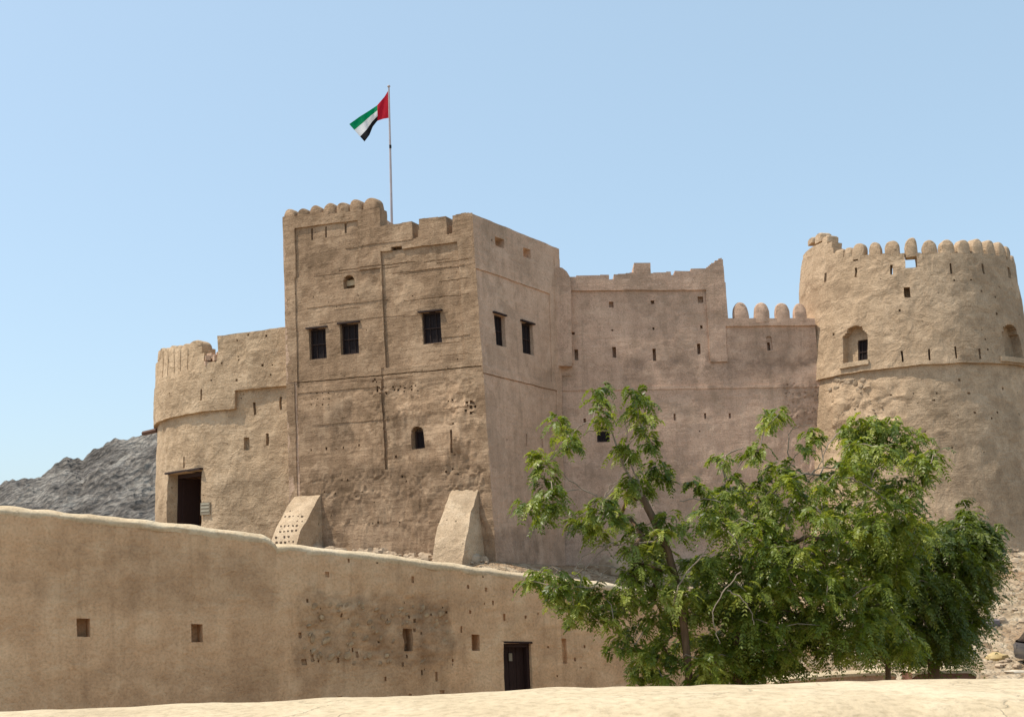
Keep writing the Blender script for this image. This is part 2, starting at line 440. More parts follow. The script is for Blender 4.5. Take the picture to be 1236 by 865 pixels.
# ------------------------------------------------------------------ terrain
FORT = [(-24, 66), (-20.2, 62.5), (-14.5, 57.6), (-10.9, 55), (-1.6, 49.6), (2.9, 57), (15.4, 56.6), (17.5, 55), (21, 54), (26, 55.5), (29, 60), (34, 78), (-24, 84)]
def fort_dist(x, y):
    ins = False; best = 1e9; bx = x
    for (x0, y0), (x1, y1) in zip(FORT, FORT[1:] + FORT[:1]):
        if (y0 > y) != (y1 > y) and x < (x1 - x0) * (y - y0) / (y1 - y0) + x0: ins = not ins
        dx, dy = x1 - x0, y1 - y0; t = max(0, min(1, ((x - x0) * dx + (y - y0) * dy) / (dx * dx + dy * dy)))
        qx, qy = x0 + t * dx, y0 + t * dy; d = math.hypot(x - qx, y - qy)
        if d < best: best, bx = d, qx
    return (0. if ins else best), bx
def ground_z(x, y):
    d, bx = fort_dist(x, y)
    zp = float(np.interp(bx, [-24, -17, -10, -2, 3, 15, 26], [2.8, 2.6, 1.5, .5, .15, .3, .5]))
    a = zp - .30 * max(0., d - .6); b = -4.3
    k = 1.2; h = max(0, min(1, .5 + .5 * (a - b) / k)); z = b + (a - b) * h + k * h * (1 - h) * .5
    if d > 0: z += .12 * nz((x, y, 0), .35) + .05 * nz((x, y, 0), 1.4)
    if d > 60: z -= min(6., (d - 60) * .02)
    return z
def make_ground():
    def axis(lo, hi, fine_lo, fine_hi, st):
        a = list(np.arange(fine_lo, fine_hi, st)); s = st; p = fine_hi
        while p < hi: a.append(p); s *= 1.35; p += s
        a.append(hi); s = st; p = fine_lo - st
        while p > lo: a.insert(0, p); s *= 1.35; p -= s
        a.insert(0, lo); return a
    xs = axis(-3000, 3000, -26, 34, .7); ys = axis(-200, 4500, 12, 68, .7)
    vs = [(x, y, ground_z(x, y)) for y in ys for x in xs]; n = len(xs)
    fs = [(j * n + i, j * n + i + 1, (j + 1) * n + i + 1, (j + 1) * n + i) for j in range(len(ys) - 1) for i in range(n - 1)]
    o = mesh('ground', vs, fs, M['ground'], smooth=180); o['kind'] = 'structure'
make_ground()

def make_hill():
    px = [-260, -120, 0, 12, 48, 70, 81, 100, 107, 120, 137, 162, 184, 260, 340, 420, 520, 640, 760]
    py = [640, 605, 586, 581, 574, 561, 556, 558, 550, 545, 537, 528, 521, 505, 500, 520, 590, 660, 700]
    Yr = 460.
    na, nr = 420, 130; vs = []
    for i in range(na):
        x = -260 + 1020 * i / (na - 1); y = float(np.interp(x, px, py)); P = pix(x, y, Yr); top = max(-4., P.z)
        for j in range(nr):
            t = j / (nr - 1); Y = 230 + 420 * t
            Q = pix(x, y, Y); X = Q.x
            s = (Y - 230) / (Yr - 230)
            prof = s ** 1.15 if s < 1 else max(0, 1 - (s - 1) * .9)
            pv = Vector((X, Y, 0))
            rid = 1 - 2 * abs(noise.noise(pv * .017 + Vector((3, 1, 0)))); rid2 = 1 - 2 * abs(noise.noise(pv * .05)); r3 = noise.noise(pv * .16) + .9 * noise.noise(pv * .33)
            z = -6 + (top + 6) * prof + min(1, s * 1.6) * (rid * 5.5 + rid2 * 3.0 + r3 * 1.6 - 4.5) * (top / 55 + .15)
            vs.append((X, Y, z))
    fs = [(i * nr + j, (i + 1) * nr + j, (i + 1) * nr + j + 1, i * nr + j + 1) for i in range(na - 1) for j in range(nr - 1)]
    o = mesh('rocky_hill', vs, fs, M['hill'], smooth=50); o['kind'] = 'structure'
make_hill()

# ------------------------------------------------------------------ feature shorthand
def rects(S, lst):
    out = []
    for q in lst:
        k = 'r' if not isinstance(q[0], str) else q[0]
        b = q if k == 'r' and not isinstance(q[0], str) else q[1:]
        out.append((k,) + box_uv(S, *b[:4]) + (b[4],))
    return out
def pits(S, pts, w=.09, d=.16):
    out = []
    for p in pts:
        u, v = inv(S, p[0], p[1]); ww = w * (p[2] if len(p) > 2 else 1.) * random.uniform(.8, 1.25); hh = ww * random.uniform(.8, 1.3) * (p[3] if len(p) > 3 else 1.)
        out.append(('m', u - ww / 2 / S.su, v - hh / 2 / S.sv, u + ww / 2 / S.su, v + hh / 2 / S.sv, d))
    return out
def regions(S, lst): return [(box_uv(S, *q[:4]), q[4]) for q in lst]
def topline(S, pts): return ('t', [inv(S, x, y) for x, y in pts])
def merlon(S, x0, yb, x1, yt, mat, parent, T=.42, d0=.02, power=2.0, squash=1.):
    """rounded mud merlon standing on the wall top: own mesh"""
    u0, _ = inv(S, x0, yb); u1, _ = inv(S, x1, yb); uc = (u0 + u1) / 2; vb = inv(S, (x0 + x1) / 2, yb)[1]; vt = inv(S, (x0 + x1) / 2, yt)[1]
    w2 = (u1 - u0) / 2; h = vt - vb; prof = []
    K = 14; ov = .12 / S.sv
    prof.append((-1., -ov / h)); 
    for i in range(K + 1):
        a = math.pi * (1 - i / K); cx, sy = math.cos(a), math.sin(a)
        prof.append((math.copysign(abs(cx) ** (2 / power), cx), .28 + .72 * abs(sy) ** (2 / power)))
    prof.append((1., -ov / h))
    vs, fs = [], []; n = len(prof)
    rn = random.uniform(.93, 1.06); lean = random.uniform(-.05, .05)
    for (d, sc) in ((d0, .86), (d0 + .05, .96), (d0 + .12, 1.), (T - .12, 1.), (T - .05, .96), (T, .86)):
        for (a, b) in prof:
            u = uc + (a * sc + lean * max(b, 0)) * w2; v = vb + (b if b < 0 else b * rn * (sc * .5 + .5)) * h
            P = S.at(u, v, d); nn = S.normal(u, v); vs.append(wobble(P, nn, .075))
    for r in range(5):
        for i in range(n):
            j = (i + 1) % n; fs.append((r * n + i, r * n + j, (r + 1) * n + j, (r + 1) * n + i))
    fs.append(tuple(reversed(range(n)))); fs.append(tuple(5 * n + i for i in range(n)))
    return mesh('merlon', vs, fs, mat, parent, smooth=60)
def window(S, x0, y0, x1, y1, parent, depth=.28, over=.12, bars=True, lintel=True):
    u0, v0, u1, v1 = box_uv(S, x0, y0, x1, y1); fu, fv = .07 / S.su, .07 / S.sv
    m = MB()
    m.panel_box(S, u0, v0, u0 + fu, v1, depth - .06, depth + .04); m.panel_box(S, u1 - fu, v0, u1, v1, depth - .06, depth + .04)
    m.panel_box(S, u0 + fu, v0, u1 - fu, v0 + fv, depth - .06, depth + .04); m.panel_box(S, u0 + fu, v1 - fv, u1 - fu, v1, depth - .06, depth + .04)
    w = m.build('window', M['wood'], parent)
    m = MB(); uc = (u0 + u1) / 2
    for a, b in ((u0 + fu, uc - .005 / S.su), (uc + .005 / S.su, u1 - fu)): m.panel_box(S, a, v0 + fv, b, v1 - fv, depth + .01, depth + .035)
    m.build('dark_infill', M['dark_infill'], w)  # dark sheets added so the opening looks like an unlit interior
    if bars:
        m = MB()
        for t in (.5,): m.panel_box(S, u0 + fu, v0 + (v1 - v0) * t - .025 / S.sv, u1 - fu, v0 + (v1 - v0) * t + .025 / S.sv, depth - .05, depth - .01)
        for t in (.33, .67): m.panel_box(S, u0 + (u1 - u0) * t - .012 / S.su, v0 + fv, u0 + (u1 - u0) * t + .012 / S.su, v1 - fv, depth - .035, depth - .012)
        m.build('grille', M['wood'], w)
    if lintel:
        m = MB(); m.panel_box(S, u0 - over / S.su, v1 + .003 / S.sv, u1 + over / S.su, v1 + .075 / S.sv, -.035, depth); m.build('lintel', M['wood'], w)
    return w

# ------------------------------------------------------------------ the square keep
keep = thing('square_keep', (-4, 53, 0.5), 'tall square mud-brick keep with flag above and paired dark windows', 'fort tower')
def cor(xt, yt, xb, Yt, Yb, zb=-1.2): return pix(xt, yt, Yt), atz(xb, Yb, zb)
c_t, c_b = cor(568, 230, 602, 50.0, 49.5)
l_t, l_b = cor(341, 262, 352, 55.1, 54.8)
KF = Panel(l_b, c_b, l_t, c_t)
cs_t = pix(568, 257, 50.0); r_t, r_b = cor(675, 300, 683, 57.3, 57.2); KR = Panel(c_b, r_b, cs_t, r_t); KF.mR = KR.n; KR.mL = KF.n
f = []
f += rects(KF, [(357, 270, 434, 400, .09), (357, 329, 461.5, 463, .055), (357, 470, 461.5, 604, .03), (357, 460, 360, 604, .09),
                (462, 297, 557, 440, .10), (462, 443, 466, 566, .09)])
led = [inv(KF, 350, 468), inv(KF, 574, 435)]
vl = sum(q[1] for q in led) / 2
f.append(('r', 0, vl - .05 / KF.sv, 1, vl, .16))
f += rects(KF, [(364, 275, 366, 288, .5), (391, 273, 393, 286, .5), (414, 269, 416.5, 281, .5), ('a', 414, 332, 427, 348, .55),
                (372, 396, 393, 433, .62), (410, 390, 432, 427, .62), (508, 376, 531, 414, .62), ('a', 496, 514, 511.5, 541, .5),
                (472, 297, 485, 301, .35), (544, 519, 546.5, 547, .14)])
f[-10] = ('r',) + box_uv(KF, 374, 275, 376, 289) + (.5,)
pp = [(375, 543, 1, 1.6), (393, 541, 1.5, 1.2), (414, 540, 1, 1.3), (433, 537, 1, 1.3), (547, 511), (549, 549, .8), (478, 551), (485, 575), (540, 484), (545, 482), (538, 569), (546, 566)]
pp += [(375 + 7 * i + (j % 2), 474 + 7 * j, .8, .7) for i in range(4) for j in range(3)]
pp += [(455 + random.uniform(0, 10), 466 + random.uniform(0, 10), 1.0) for _ in range(7)] + [(466 + 7.5 * i + random.uniform(-2, 2), 467 + 5 * j + random.uniform(-2, 2), .9, .8) for i in range(6) for j in range(2)] + [(448 + random.uniform(0, 8), 455 + random.uniform(0, 8), .8) for _ in range(4)]
pp += [(563 + 4.6 * i + random.uniform(-1.3, 1.3), 485 + 5.5 * j + random.uniform(-1.5, 1.5), random.uniform(.9, 1.9), random.uniform(.6, 1.1)) for i in range(3) for j in range(3)]
pp += [(random.uniform(390, 560), random.uniform(560, 640), .8) for _ in range(14)] + [(random.uniform(365, 560), random.uniform(350, 470), .6) for _ in range(10)]
f += pits(KF, pp)
for k in range(22):
    xa = random.uniform(357, 540); xb = xa + random.uniform(18, 110); yy = random.uniform(295, 462) if k < 20 else random.uniform(475, 560)
    xb = min(xb, 566); ua_, va_ = inv(KF, xa, yy); ub_ = inv(KF, xb, yy - .15 * (xb - xa))[0]; hh = random.uniform(.025, .06) / KF.sv
    f.append(('j', ua_, va_ - hh, ub_, va_, random.choice((.018, .025, .035, -.025))))
# roofline: turret left, low crenellated run, corner block
f += [topline(KF, [(336, 263), (357, 260.5), (436, 253), (457.8, 251), (457.9, 273), (458, 273), (497, 267), (497.2, 289), (505, 287), (505.2, 264), (538, 260.5), (538.2, 284), (546, 281), (546.2, 260), (560, 257), (575, 257), (580, 257)])]
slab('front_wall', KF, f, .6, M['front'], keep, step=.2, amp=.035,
     rough=regions(KF, [(360, 560, 600, 720, .055), (440, 455, 580, 560, .03), (545, 480, 580, 700, .03)]),
     tints=regions(KF, [(395, 488, 425, 542, -.20), (425, 470, 462, 560, .10), (480, 466, 562, 500, .16), (363, 500, 395, 535, -.10), (470, 500, 494, 545, -.10), (516, 505, 560, 545, .08), (362, 475, 400, 495, .08), (470, 545, 545, 560, .12), (500, 480, 515, 560, -.08), (360, 562, 600, 600, -.10), (400, 600, 540, 660, -.06), (357, 276, 434, 331, -.05)]))
# right-hand face
f = rects(KR, [(577, 327, 667, 352, .0), (578, 330, 665, 460, .05)])
vl = (inv(KR, 575, 441)[1] + inv(KR, 677, 478)[1]) / 2
vr = (inv(KR, 575, 326)[1] + inv(KR, 665, 352)[1]) / 2
uL, uR = inv(KR, 574, 380)[0], inv(KR, 665, 400)[0]
f = [('r', 0, 0, 1, vl, .045), ('r', uL, vl + .02, uR, vr, .055), ('r', 0, vl - .04 / KR.sv, 1, vl, .09)]
f += rects(KR, [(599, 380, 611, 417, .62), (632, 390, 645, 427, .62), (598, 287, 608.5, 298, None), (632, 300, 640.5, 311, None), (636, 523, 637.5, 538, .12), (655, 529, 656.5, 540, .12)])
f += pits(KR, [(613, 530), (632, 575, .6), (610, 576, .8, 1.4), (643, 497, .6), (628, 548, .7), (620, 605), (594, 290, 1.2), (650, 590, .6)], w=.07)
f += [topline(KR, [(568, 257), (600, 267), (600.3, 270), (632, 281), (633, 279), (634.5, 284), (660, 294), (675, 300.5), (680, 302)])]
slab('side_wall', KR, f, .6, M['side'], keep, step=.22, amp=.03, rough=regions(KR, [(600, 600, 690, 720, .06)]),
     tints=regions(KR, [(590, 640, 650, 700, -.15), (580, 330, 665, 375, .05), (597, 440, 640, 520, .04)]))  # first tint paints the shadow at the wall's foot into the colour
# left and rear walls, roofs
nd = (Vector((r_b.x, r_b.y, 0)) - Vector((c_b.x, c_b.y, 0)))
def up(p, z): return Vector((p.x, p.y, z))
lb2 = l_b + nd; lt2 = l_t + nd
slab('left_wall', Panel(lb2, l_b, lt2, l_t), [], .6, M['side'], keep, step=.5, amp=.03)
rt2 = up(r_t, 15.6)
slab('rear_wall', Panel(r_b, lb2, rt2, up(lt2, 15.6)), [], .6, M['side'], keep, step=.5, amp=.03)
tu = inv(KF, 458, 300)[0]
p0 = KF.at(tu, 1, .3); fr = nd.normalized()
z_low = 13.9; z_tur = KF.at(tu, 1).z - 1.1
m = MB(); vq = (z_low - KF.at(.5, 0).z) / (KF.at(.5, 1).z - KF.at(.5, 0).z); vq2 = (z_low - KR.at(.5, 0).z) / (KR.at(.5, 1).z - KR.at(.5, 0).z)
a, b, c_ = KF.at(.03, vq, .3), KF.at(.965, vq, .3), KR.at(.955, vq2, .3); d_ = a + nd * .945
m.hexa([up(a, z_low - .25), up(b, z_low - .25), up(c_, z_low - .25), up(d_, z_low - .25), up(a, z_low), up(b, z_low), up(c_, z_low), up(d_, z_low)])
m.build('roof', M['near'], keep)
ub = p0 + fr * 4.2; rsp = Panel(up(p0, z_low), up(ub, z_low), up(p0, p0.z - .55), up(ub, p0.z - .55))
slab('turret_wall', rsp, [], .5, M['side'], keep, step=.35, amp=.03)
rl = (l_b + fr * 4.2); slab('turret_wall', Panel(up(ub, z_low), up(rl, z_low), up(ub, p0.z - .3), up(rl, p0.z - .3)), [], .5, M['side'], keep, step=.35, amp=.03)
# merlons of the turret
for (x0, yb, x1, yt) in [(341.5, 264, 356, 251.5), (358, 261.5, 372, 250.5), (373.5, 260, 388, 247.5), (389, 258.5, 404, 245.5), (404.5, 257, 420, 243.5), (420.5, 255.5, 437, 240.5), (437, 254, 458, 237)]:
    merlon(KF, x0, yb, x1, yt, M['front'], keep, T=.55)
mb_ = merlon(KF, 500, 284, 513, 258, M['side'], keep, T=7.2, d0=6.8)
sp = Panel(rsp.at(.06, 0), rsp.at(.4, 0), rsp.at(.06, 1), rsp.at(.4, 1))
# windows
for q in [(372, 396, 393, 433), (410, 390, 432, 427), (508, 376, 531, 414)]: window(KF, *q, keep)
for q in [(599, 380, 611, 417), (632, 390, 645, 427)]: window(KR, *q, keep)
w = window(KF, 497.5, 519, 511, 541, keep, bars=False, lintel=False, depth=.36)
# the two flared buttresses at the foot of the front
def buttress(xl, xr, ytop, xbl, xbr, ybot, out, holes):
    u0 = inv(KF, xl, ytop)[0]; u1 = inv(KF, xr, ytop)[0]; vt = inv(KF, (xl + xr) / 2, ytop)[1]
    zt = KF.at((u0 + u1) / 2, vt).z; zb = -1.5; K = 22; J = 9
    grid = {}; vs = []; fs = []
    un = (KF.at(1, .2) - KF.at(0, .2)).normalized(); on = Vector((KF.n.x, KF.n.y, 0)).normalized()
    for i in range(K + 1):
        t = i / K; z = zt + (zb - zt) * t
        o_ = out * (1 - (1 - min(1., t * 1.35)) ** 1.8) if t * 1.35 < 1 else out
        o_ += .35 * t * out
        v = vt * (1 - t) + 0.0
        L_ = KF.at(u0, inv_v(z)); Rr = KF.at(u1, inv_v(z))
        for j in range(J + 1):
            s = j / J; P = L_.lerp(Rr, s) + on * o_ + un * (.12 * t * (s - .5) * 2)
            grid[i, j] = len(vs); vs.append(wobble(P, on, .11) + on * (.05 * nz(P, 6., 4.) + .03 * nz(P, 13., 1.)))
        for s, key in ((0, -1), (1, J + 1)):
            P = (L_ if s == 0 else Rr) - on * .3; grid[i, key] = len(vs); vs.append(P + un * (.12 * t * (s - .5) * 2))
    for i in range(K):
        for j in range(-1, J + 1): fs.append((grid[i + 1, j], grid[i + 1, j + 1], grid[i, j + 1], grid[i, j]))
    fs.append([grid[0, j] for j in range(-1, J + 2)])
    o = mesh('buttress', vs, fs, M['butt'], keep, smooth=40)
    if holes:
        for i in range(3, 15):
            for j in range(5):
                if random.random() < .12: continue
                a = Vector(vs[grid[i, 1]]).lerp(Vector(vs[grid[i, J - 1]]), (j + .3 + .4 * (i % 2)) / 5)
                b = Vector(vs[grid[i + 1, 1]]).lerp(Vector(vs[grid[i + 1, J - 1]]), (j + .3 + .4 * (i % 2)) / 5)
                nrm = (b - a).cross(un).normalized()
                if nrm.dot(on) < 0: nrm = -nrm
                a += nrm * .004; t = (b - a).normalized(); wv, hv = random.uniform(.035, .06), random.uniform(.03, .05)
                m = MB(); m.hexa([a - un * wv - t * hv - nrm * .05, a + un * wv - t * hv - nrm * .05, a + un * wv + t * hv - nrm * .05, a - un * wv + t * hv - nrm * .05,
                        a - un * wv - t * hv + nrm * .03, a + un * wv - t * hv + nrm * .012, a + un * wv + t * hv + nrm * .012, a - un * wv + t * hv + nrm * .012])
                m.build('hole_shade_mark', M['hole_shade'], o)  # raised dark piece standing in for a shaded put hole
def inv_v(z):
    a, b = KF.at(.5, 0).z, KF.at(.5, 1).z
    return (z - a) / (b - a)
buttress(356, 387, 600, 333, 372, 658, 2.0, True)
buttress(545, 577, 589, 526, 562, 684, 1.55, False)

# ------------------------------------------------------------------ the curved bastion on the left
bast = thing('curved_bastion', (-17, 60, 2.6), 'sunlit curved mud bastion with tall dark doorway and eroded rim', 'fort wall')
A = Vector((-10.0, 56.15)); B = Vector((-14.5, 58.0)); rB = 8.9; Lab = (B - A).length
phi0 = math.atan2(B.y - A.y, B.x - A.x); Cb = B + Vector((math.sin(phi0), -math.cos(phi0))) * rB
ZT = 12.45
def bast_fn(u, v):
    s = -u                                   # u runs from left (negative) to 0 at the keep
    k = .028 * (ZT - v)
    if s <= Lab:
        p = A + (B - A) * (s / Lab); n = Vector((-math.sin(phi0), math.cos(phi0)))
    else:
        ph = phi0 - (s - Lab) / rB; n = Vector((-math.sin(ph), math.cos(ph))); p = Cb + n * rB
    if n.y > 0 and s <= Lab: n = -n
    P = Vector((p.x + n.x * k, p.y + n.y * k, v)); return P, Vector((n.x, n.y, 0))
BS = Bent(bast_fn, -(Lab + rB * R(150)), 0., .8, ZT)
u283 = inv(BS, 283.5, 480)[0]; z1 = inv(BS, 230, 499)[1]; z2 = inv(BS, 312, 468)[1]
u262 = inv(BS, 262, 420)[0]; u247 = inv(BS, 246, 420)[0]; zc = inv(BS, 215, 424)[1]; zg = inv(BS, 254, 437)[1]
zl = inv(BS, 220, 453)[1]
f = [('r', BS.u0, BS.v0, u283, z1, .20), ('r', u283, BS.v0, 0, z2, .20), ('r', BS.u0, zl, u247, ZT, .04),
     ('r', BS.u0, zc, u247, ZT + 1, None), ('r', u247, zg, u262, ZT + 1, None), ('r', inv(BS, 243, 420)[0], zc - .35, u247, ZT + 1, None)]
for x_ in (195.5, 202, 209, 217, 226.5): ug = inv(BS, x_, 440)[0]; f.append(('r', ug - .07, zl + .25, ug + .07, zc, .07))
f += rects(BS, [(242, 469, 244, 483, .5), (303, 485, 306, 500, .5), (335, 478, 338, 493, .5), (291.5, 527, 297.5, 542, .45), (318.5, 522, 322, 537, .45), (217, 550, 219, 564, .5)])
f += rects(BS, [(198, 569, 238.5, 650, None)])
f += pits(BS, [(258, 434), (268, 438), (255, 459), (291, 400), (322, 405), (286, 411), (317, 441), (328, 440), (287, 430), (288, 434), (327, 452), (286, 459), (205, 474), (300, 404), (341, 546, 1.5), (269, 626, 1.1), (313, 590, .7), (235, 560, .5), (310, 630, .8), (255, 480, .6)], w=.10)
DW = box_uv(BS, 198, 569, 238.5, 650)
slab('wall_body', BS, f, 1.0, M['bastion'], bast, step=.22, amp=.05, rough=regions(BS, [(262, 392, 345, 460, .02), (187, 500, 345, 660, .025)]),
     tints=regions(BS, [(188, 415, 248, 455, .06), (260, 575, 345, 650, -.10), (284, 470, 345, 480, -.04)]))
for (x0, yb, x1, yt) in [(186.5, 432, 192, 423), (190, 431, 197, 420.5), (195.5, 430, 203, 419), (201.5, 429, 210, 417), (208.5, 428, 218, 415.5), (216.5, 427, 228, 413), (225.5, 423, 243, 410.5)]:
    merlon(BS, x0, yb, x1, yt, M['bastion'], bast, T=.8, d0=.05, power=2.2)
rb = MB(); rub = []
for k in range(16):
    P = BS.at(random.uniform(u247, u262), zg - .05 + random.uniform(0, .5), random.uniform(.1, .9)); rb.box(P, (random.uniform(.2, .4), random.uniform(.2, .35), random.uniform(.12, .24)), random.random() * 3)
rb.build('broken_masonry', M['side'], bast)
# doorway in the bastion
u0, v0, u1, v1 = DW
dr = MB(); dr.panel_box(BS, u0 - .08, v1 + .003, u1 + .08, v1 + .10, .02, 1.0); lin = dr.build('doorway', M['wood'], bast)
m = MB(); m.panel_box(BS, u0, v0, u0 + .12, v1, .72, .95); m.panel_box(BS, u1 - .10, v0, u1, v1, .72, .95)
m.panel_box(BS, u0 + .12, v1 - .22, u1 - .10, v1, .72, .95); m.build('frame', M['door'], lin)
m = MB(); m.panel_box(BS, u0 + .12, v0, u0 + .2, v1 - .22, .95, 1.9); m.build('door_leaf', M['door'], lin)
# closed dark room behind the doorway
m = MB()
m.panel_box(BS, u0 - 1.2, BS.v0, u1 + 1.2, v1 + .6, 4.4, 4.6)
m.panel_box(BS, u0 - 1.2, v1 + .4, u1 + 1.2, v1 + .6, 1.0, 4.39)
m.panel_box(BS, u0 - 1.4, BS.v0, u0 - 1.2, v1 + .39, 1.0, 4.39); m.panel_box(BS, u1 + 1.2, BS.v0, u1 + 1.4, v1 + .39, 1.0, 4.39)
m.build('passage_wall', M['side'], bast)
m = MB(); q = pix(173, 523, 64); q2 = pix(190, 519, 63.2)
m.tube([q, q2], .13, 6); tag(m.build('wooden_spout', M['beam']), 'short reddish timber sticking out of the bastion towards the hill', 'timber spout')
pl = thing('wall_plaque', BS.at(inv(BS, 244, 615)[0], inv(BS, 244, 615)[1]), 'small grey plaque with pale lines beside the tall dark doorway', 'plaque')
a0, b0, a1, b1 = box_uv(BS, 239.5, 606, 251, 621)
m = MB(); m.panel_box(BS, a0, b0, a1, b1, .13, .20); m.build('plate', M['plate'], pl)
m = MB()
for k in range(3): m.panel_box(BS, a0 + .05, b1 - (.14 + k * .22) * (b1 - b0) / .8, a1 - .05, b1 - (.05 + k * .22) * (b1 - b0) / .8, .115, .129)
m.build('text_lines', M['plate_l'], pl)

# ------------------------------------------------------------------ curtain wall
curt = thing('curtain_wall', (9, 57, .2), 'shaded tall mud wall between the square keep and the round tower', 'fort wall')
CW = Panel(atz(668, 57.35, -1.2), atz(1014, 56.9, -1.2), pix(660, 305, 57.35), pix(976, 305, 57.0))
vb = (inv(CW, 690, 489)[1] + inv(CW, 985, 449)[1]) / 2
def cl(x0, y0, x1, y1, d): return ('r',) + box_uv(CW, x0, y0, x1, y1) + (d,)
ub2 = inv(CW, 877, 400)[0]
f = [('r', 0, 0, 1, vb, .10)]
f += [cl(691, 350, 855, 447, .09), cl(877, 393, 990, 440, .10), ('r', ub2, inv(CW, 930, 440)[1], 1, inv(CW, 930, 396)[1], .10),
      ('r', 0, vb, 1, inv(CW, 780, 452)[1], .06)]
f += [cl(691, 350, 855, 440, .10), ('r', inv(CW, 690, 440)[0], vb + .01, 1, inv(CW, 800, 437)[1], .10), cl(739.5, 418, 744, 431, .5), cl(788, 420, 792, 435, .5), cl(842, 414, 846, 427, .5),
      cl(693.5, 421, 698, 434, .5), ('a',) + box_uv(CW, 925.5, 405, 932.5, 422) + (.18,), ('a',) + box_uv(CW, 927, 412, 930.5, 422) + (.45,),
      cl(813.5, 499, 816, 507, .3), cl(850, 498, 852.5, 505, .3), cl(880, 498, 882.5, 504, .3), cl(720.5, 514, 736, 533, .45)]
f += pits(CW, [(738, 367, 2, 1), (788, 364, 1.9, 1), (846, 361, 2, 1), (739, 398, 1), (789, 396, 1), (847, 394, 1.2), (692, 402, 1), (706, 507, 1.2, 1.2), (700, 545, .8), (845, 520, .5)], w=.12, d=.35)
f += pits(CW, [(random.uniform(948, 988), random.uniform(462, 515), random.uniform(.5, 1.3)) for _ in range(34)], w=.10, d=.14)
f += [topline(CW, [(655, 334), (676, 334), (735, 331.5), (735.3, 337), (740.5, 336.8), (740.8, 331), (765, 329), (765.3, 317), (785, 317), (785.3, 329.5), (809.5, 328), (810, 332), (814, 332), (814.3, 327), (853, 324), (855, 322.5), (857, 320.8), (859, 319), (861, 317.2), (863, 315.5), (865, 314.2), (867, 313), (869, 312), (871, 311.4), (872.5, 314), (874, 330), (876.5, 352), (877.3, 384), (960, 384), (990, 384)])]
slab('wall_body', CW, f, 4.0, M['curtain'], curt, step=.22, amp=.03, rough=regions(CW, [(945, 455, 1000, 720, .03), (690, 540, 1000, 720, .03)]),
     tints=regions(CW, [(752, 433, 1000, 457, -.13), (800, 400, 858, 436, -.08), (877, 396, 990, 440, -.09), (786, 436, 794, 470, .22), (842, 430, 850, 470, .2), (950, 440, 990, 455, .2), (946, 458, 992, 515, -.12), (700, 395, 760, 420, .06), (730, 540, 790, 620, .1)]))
for (x0, yb, x1, yt) in [(886, 386, 904.5, 363.5), (911, 386, 929.5, 364), (936.5, 386, 954.5, 364), (959, 385.5, 975, 364.5)]:
    merlon(CW, x0, yb, x1, yt, M['curtain'], curt, T=.5, power=2.3)
window(CW, 720.5, 514, 736, 533, curt, depth=.2, lintel=False, bars=False)
# slim rounded pier against the keep
PR = Panel(CW.at(-.05, 0), CW.at(inv(CW, 690, 400)[0], 0), CW.at(-.05, 1), CW.at(inv(CW, 690, 400)[0], 1))
bu = box_uv(CW, 668, 325, 689, 443)
m = MB(); vs = []; n = 0
prof = [(668, 443), (690.5, 443), (689, 345), (687.5, 336), (684, 330), (679, 326), (668, 323)]
ring = [inv(CW, *q) for q in prof]
for d in (-.42, -.38, .3):
    for (u, v) in ring:
        k = 0.985 if d == -.42 else 1.
        vs.append(wobble(CW.at(bu[0] + (u - bu[0]) * k, v, d), CW.n, .03))
K = len(prof); fs = [tuple(range(K))] + [(r * K + i, (r + 1) * K + i, (r + 1) * K + (i + 1) % K, r * K + (i + 1) % K) for r in range(2) for i in range(K)]
mesh('corner_pier', vs, fs, M['curtain'], curt, smooth=50)

# ------------------------------------------------------------------ round tower
ZC = 59.2
def _ang(x, y): p = pix(x, y, 1.); return math.atan2(p.x, p.y)
tcx = ZC * math.tan((_ang(962, 300) + _ang(1223, 300) + _ang(957, 440) + _ang(1250, 440)) / 4)
def ray_r(xl, xr, y):          # radius whose silhouettes fall on xl, xr
    a = pix(xl, y, 1.); b = pix(xr, y, 1.); al, ar = math.atan2(a.x, a.y), math.atan2(b.x, b.y)
    return math.hypot(tcx, ZC) * math.sin((ar - al) / 2)
RT, RM = ray_r(962, 1223, 300), ray_r(957, 1250, 440)
zt_ = pix(1100, 305.5, ZC - RT).z; zm_ = pix(1100, 441, ZC - RM).z
SL = (RM - RT) / (zt_ - zm_)
def tow_fn(u, v):
    r = RT + SL * (zt_ - v); th = u / 6.; n = Vector((math.sin(th), -math.cos(th), 0))
    if v < zm_: r -= .0
    return Vector((tcx + n.x * r, ZC + n.y * r, v)), n
RTW = Bent(tow_fn, -6 * math.pi, 6 * math.pi, -1., zt_ + 1.6)
rt = thing('round_tower', (tcx, ZC, .4), 'massive round mud tower with rounded crenellations and arched niches', 'fort tower')
zb_ = inv(RTW, 1100, 441)[1]
f = [('r', RTW.u0, -1, RTW.u1, zb_, .16)]
def tl(x0, y0, x1, y1, d, k='r'): return (k,) + box_uv(RTW, x0, y0, x1, y1) + (d,)
f += [tl(1092, 305.5, 1107.5, 323, None), tl(1092, 347, 1099, 359.5, .55), tl(1017, 393.5, 1047, 440.5, .42, 'a'), tl(1030, 408, 1046, 438, .62), tl(1211, 392, 1232, 434, .42, 'a'), tl(1211.5, 404, 1219, 431, .62)]
f += [tl(x - 1.3, y0, x + 1.3, y1, .5) for x, y0, y1 in [(996, 329, 341), (1033, 323, 335), (1148.5, 317.5, 330), (1187, 319, 331), (1218, 323, 335), (1089, 423, 436), (1121.5, 421, 435), (1153.5, 418, 433), (1182.5, 421, 433)]]
f += [tl(1074.5, 319.5, 1077.5, 332, None)]
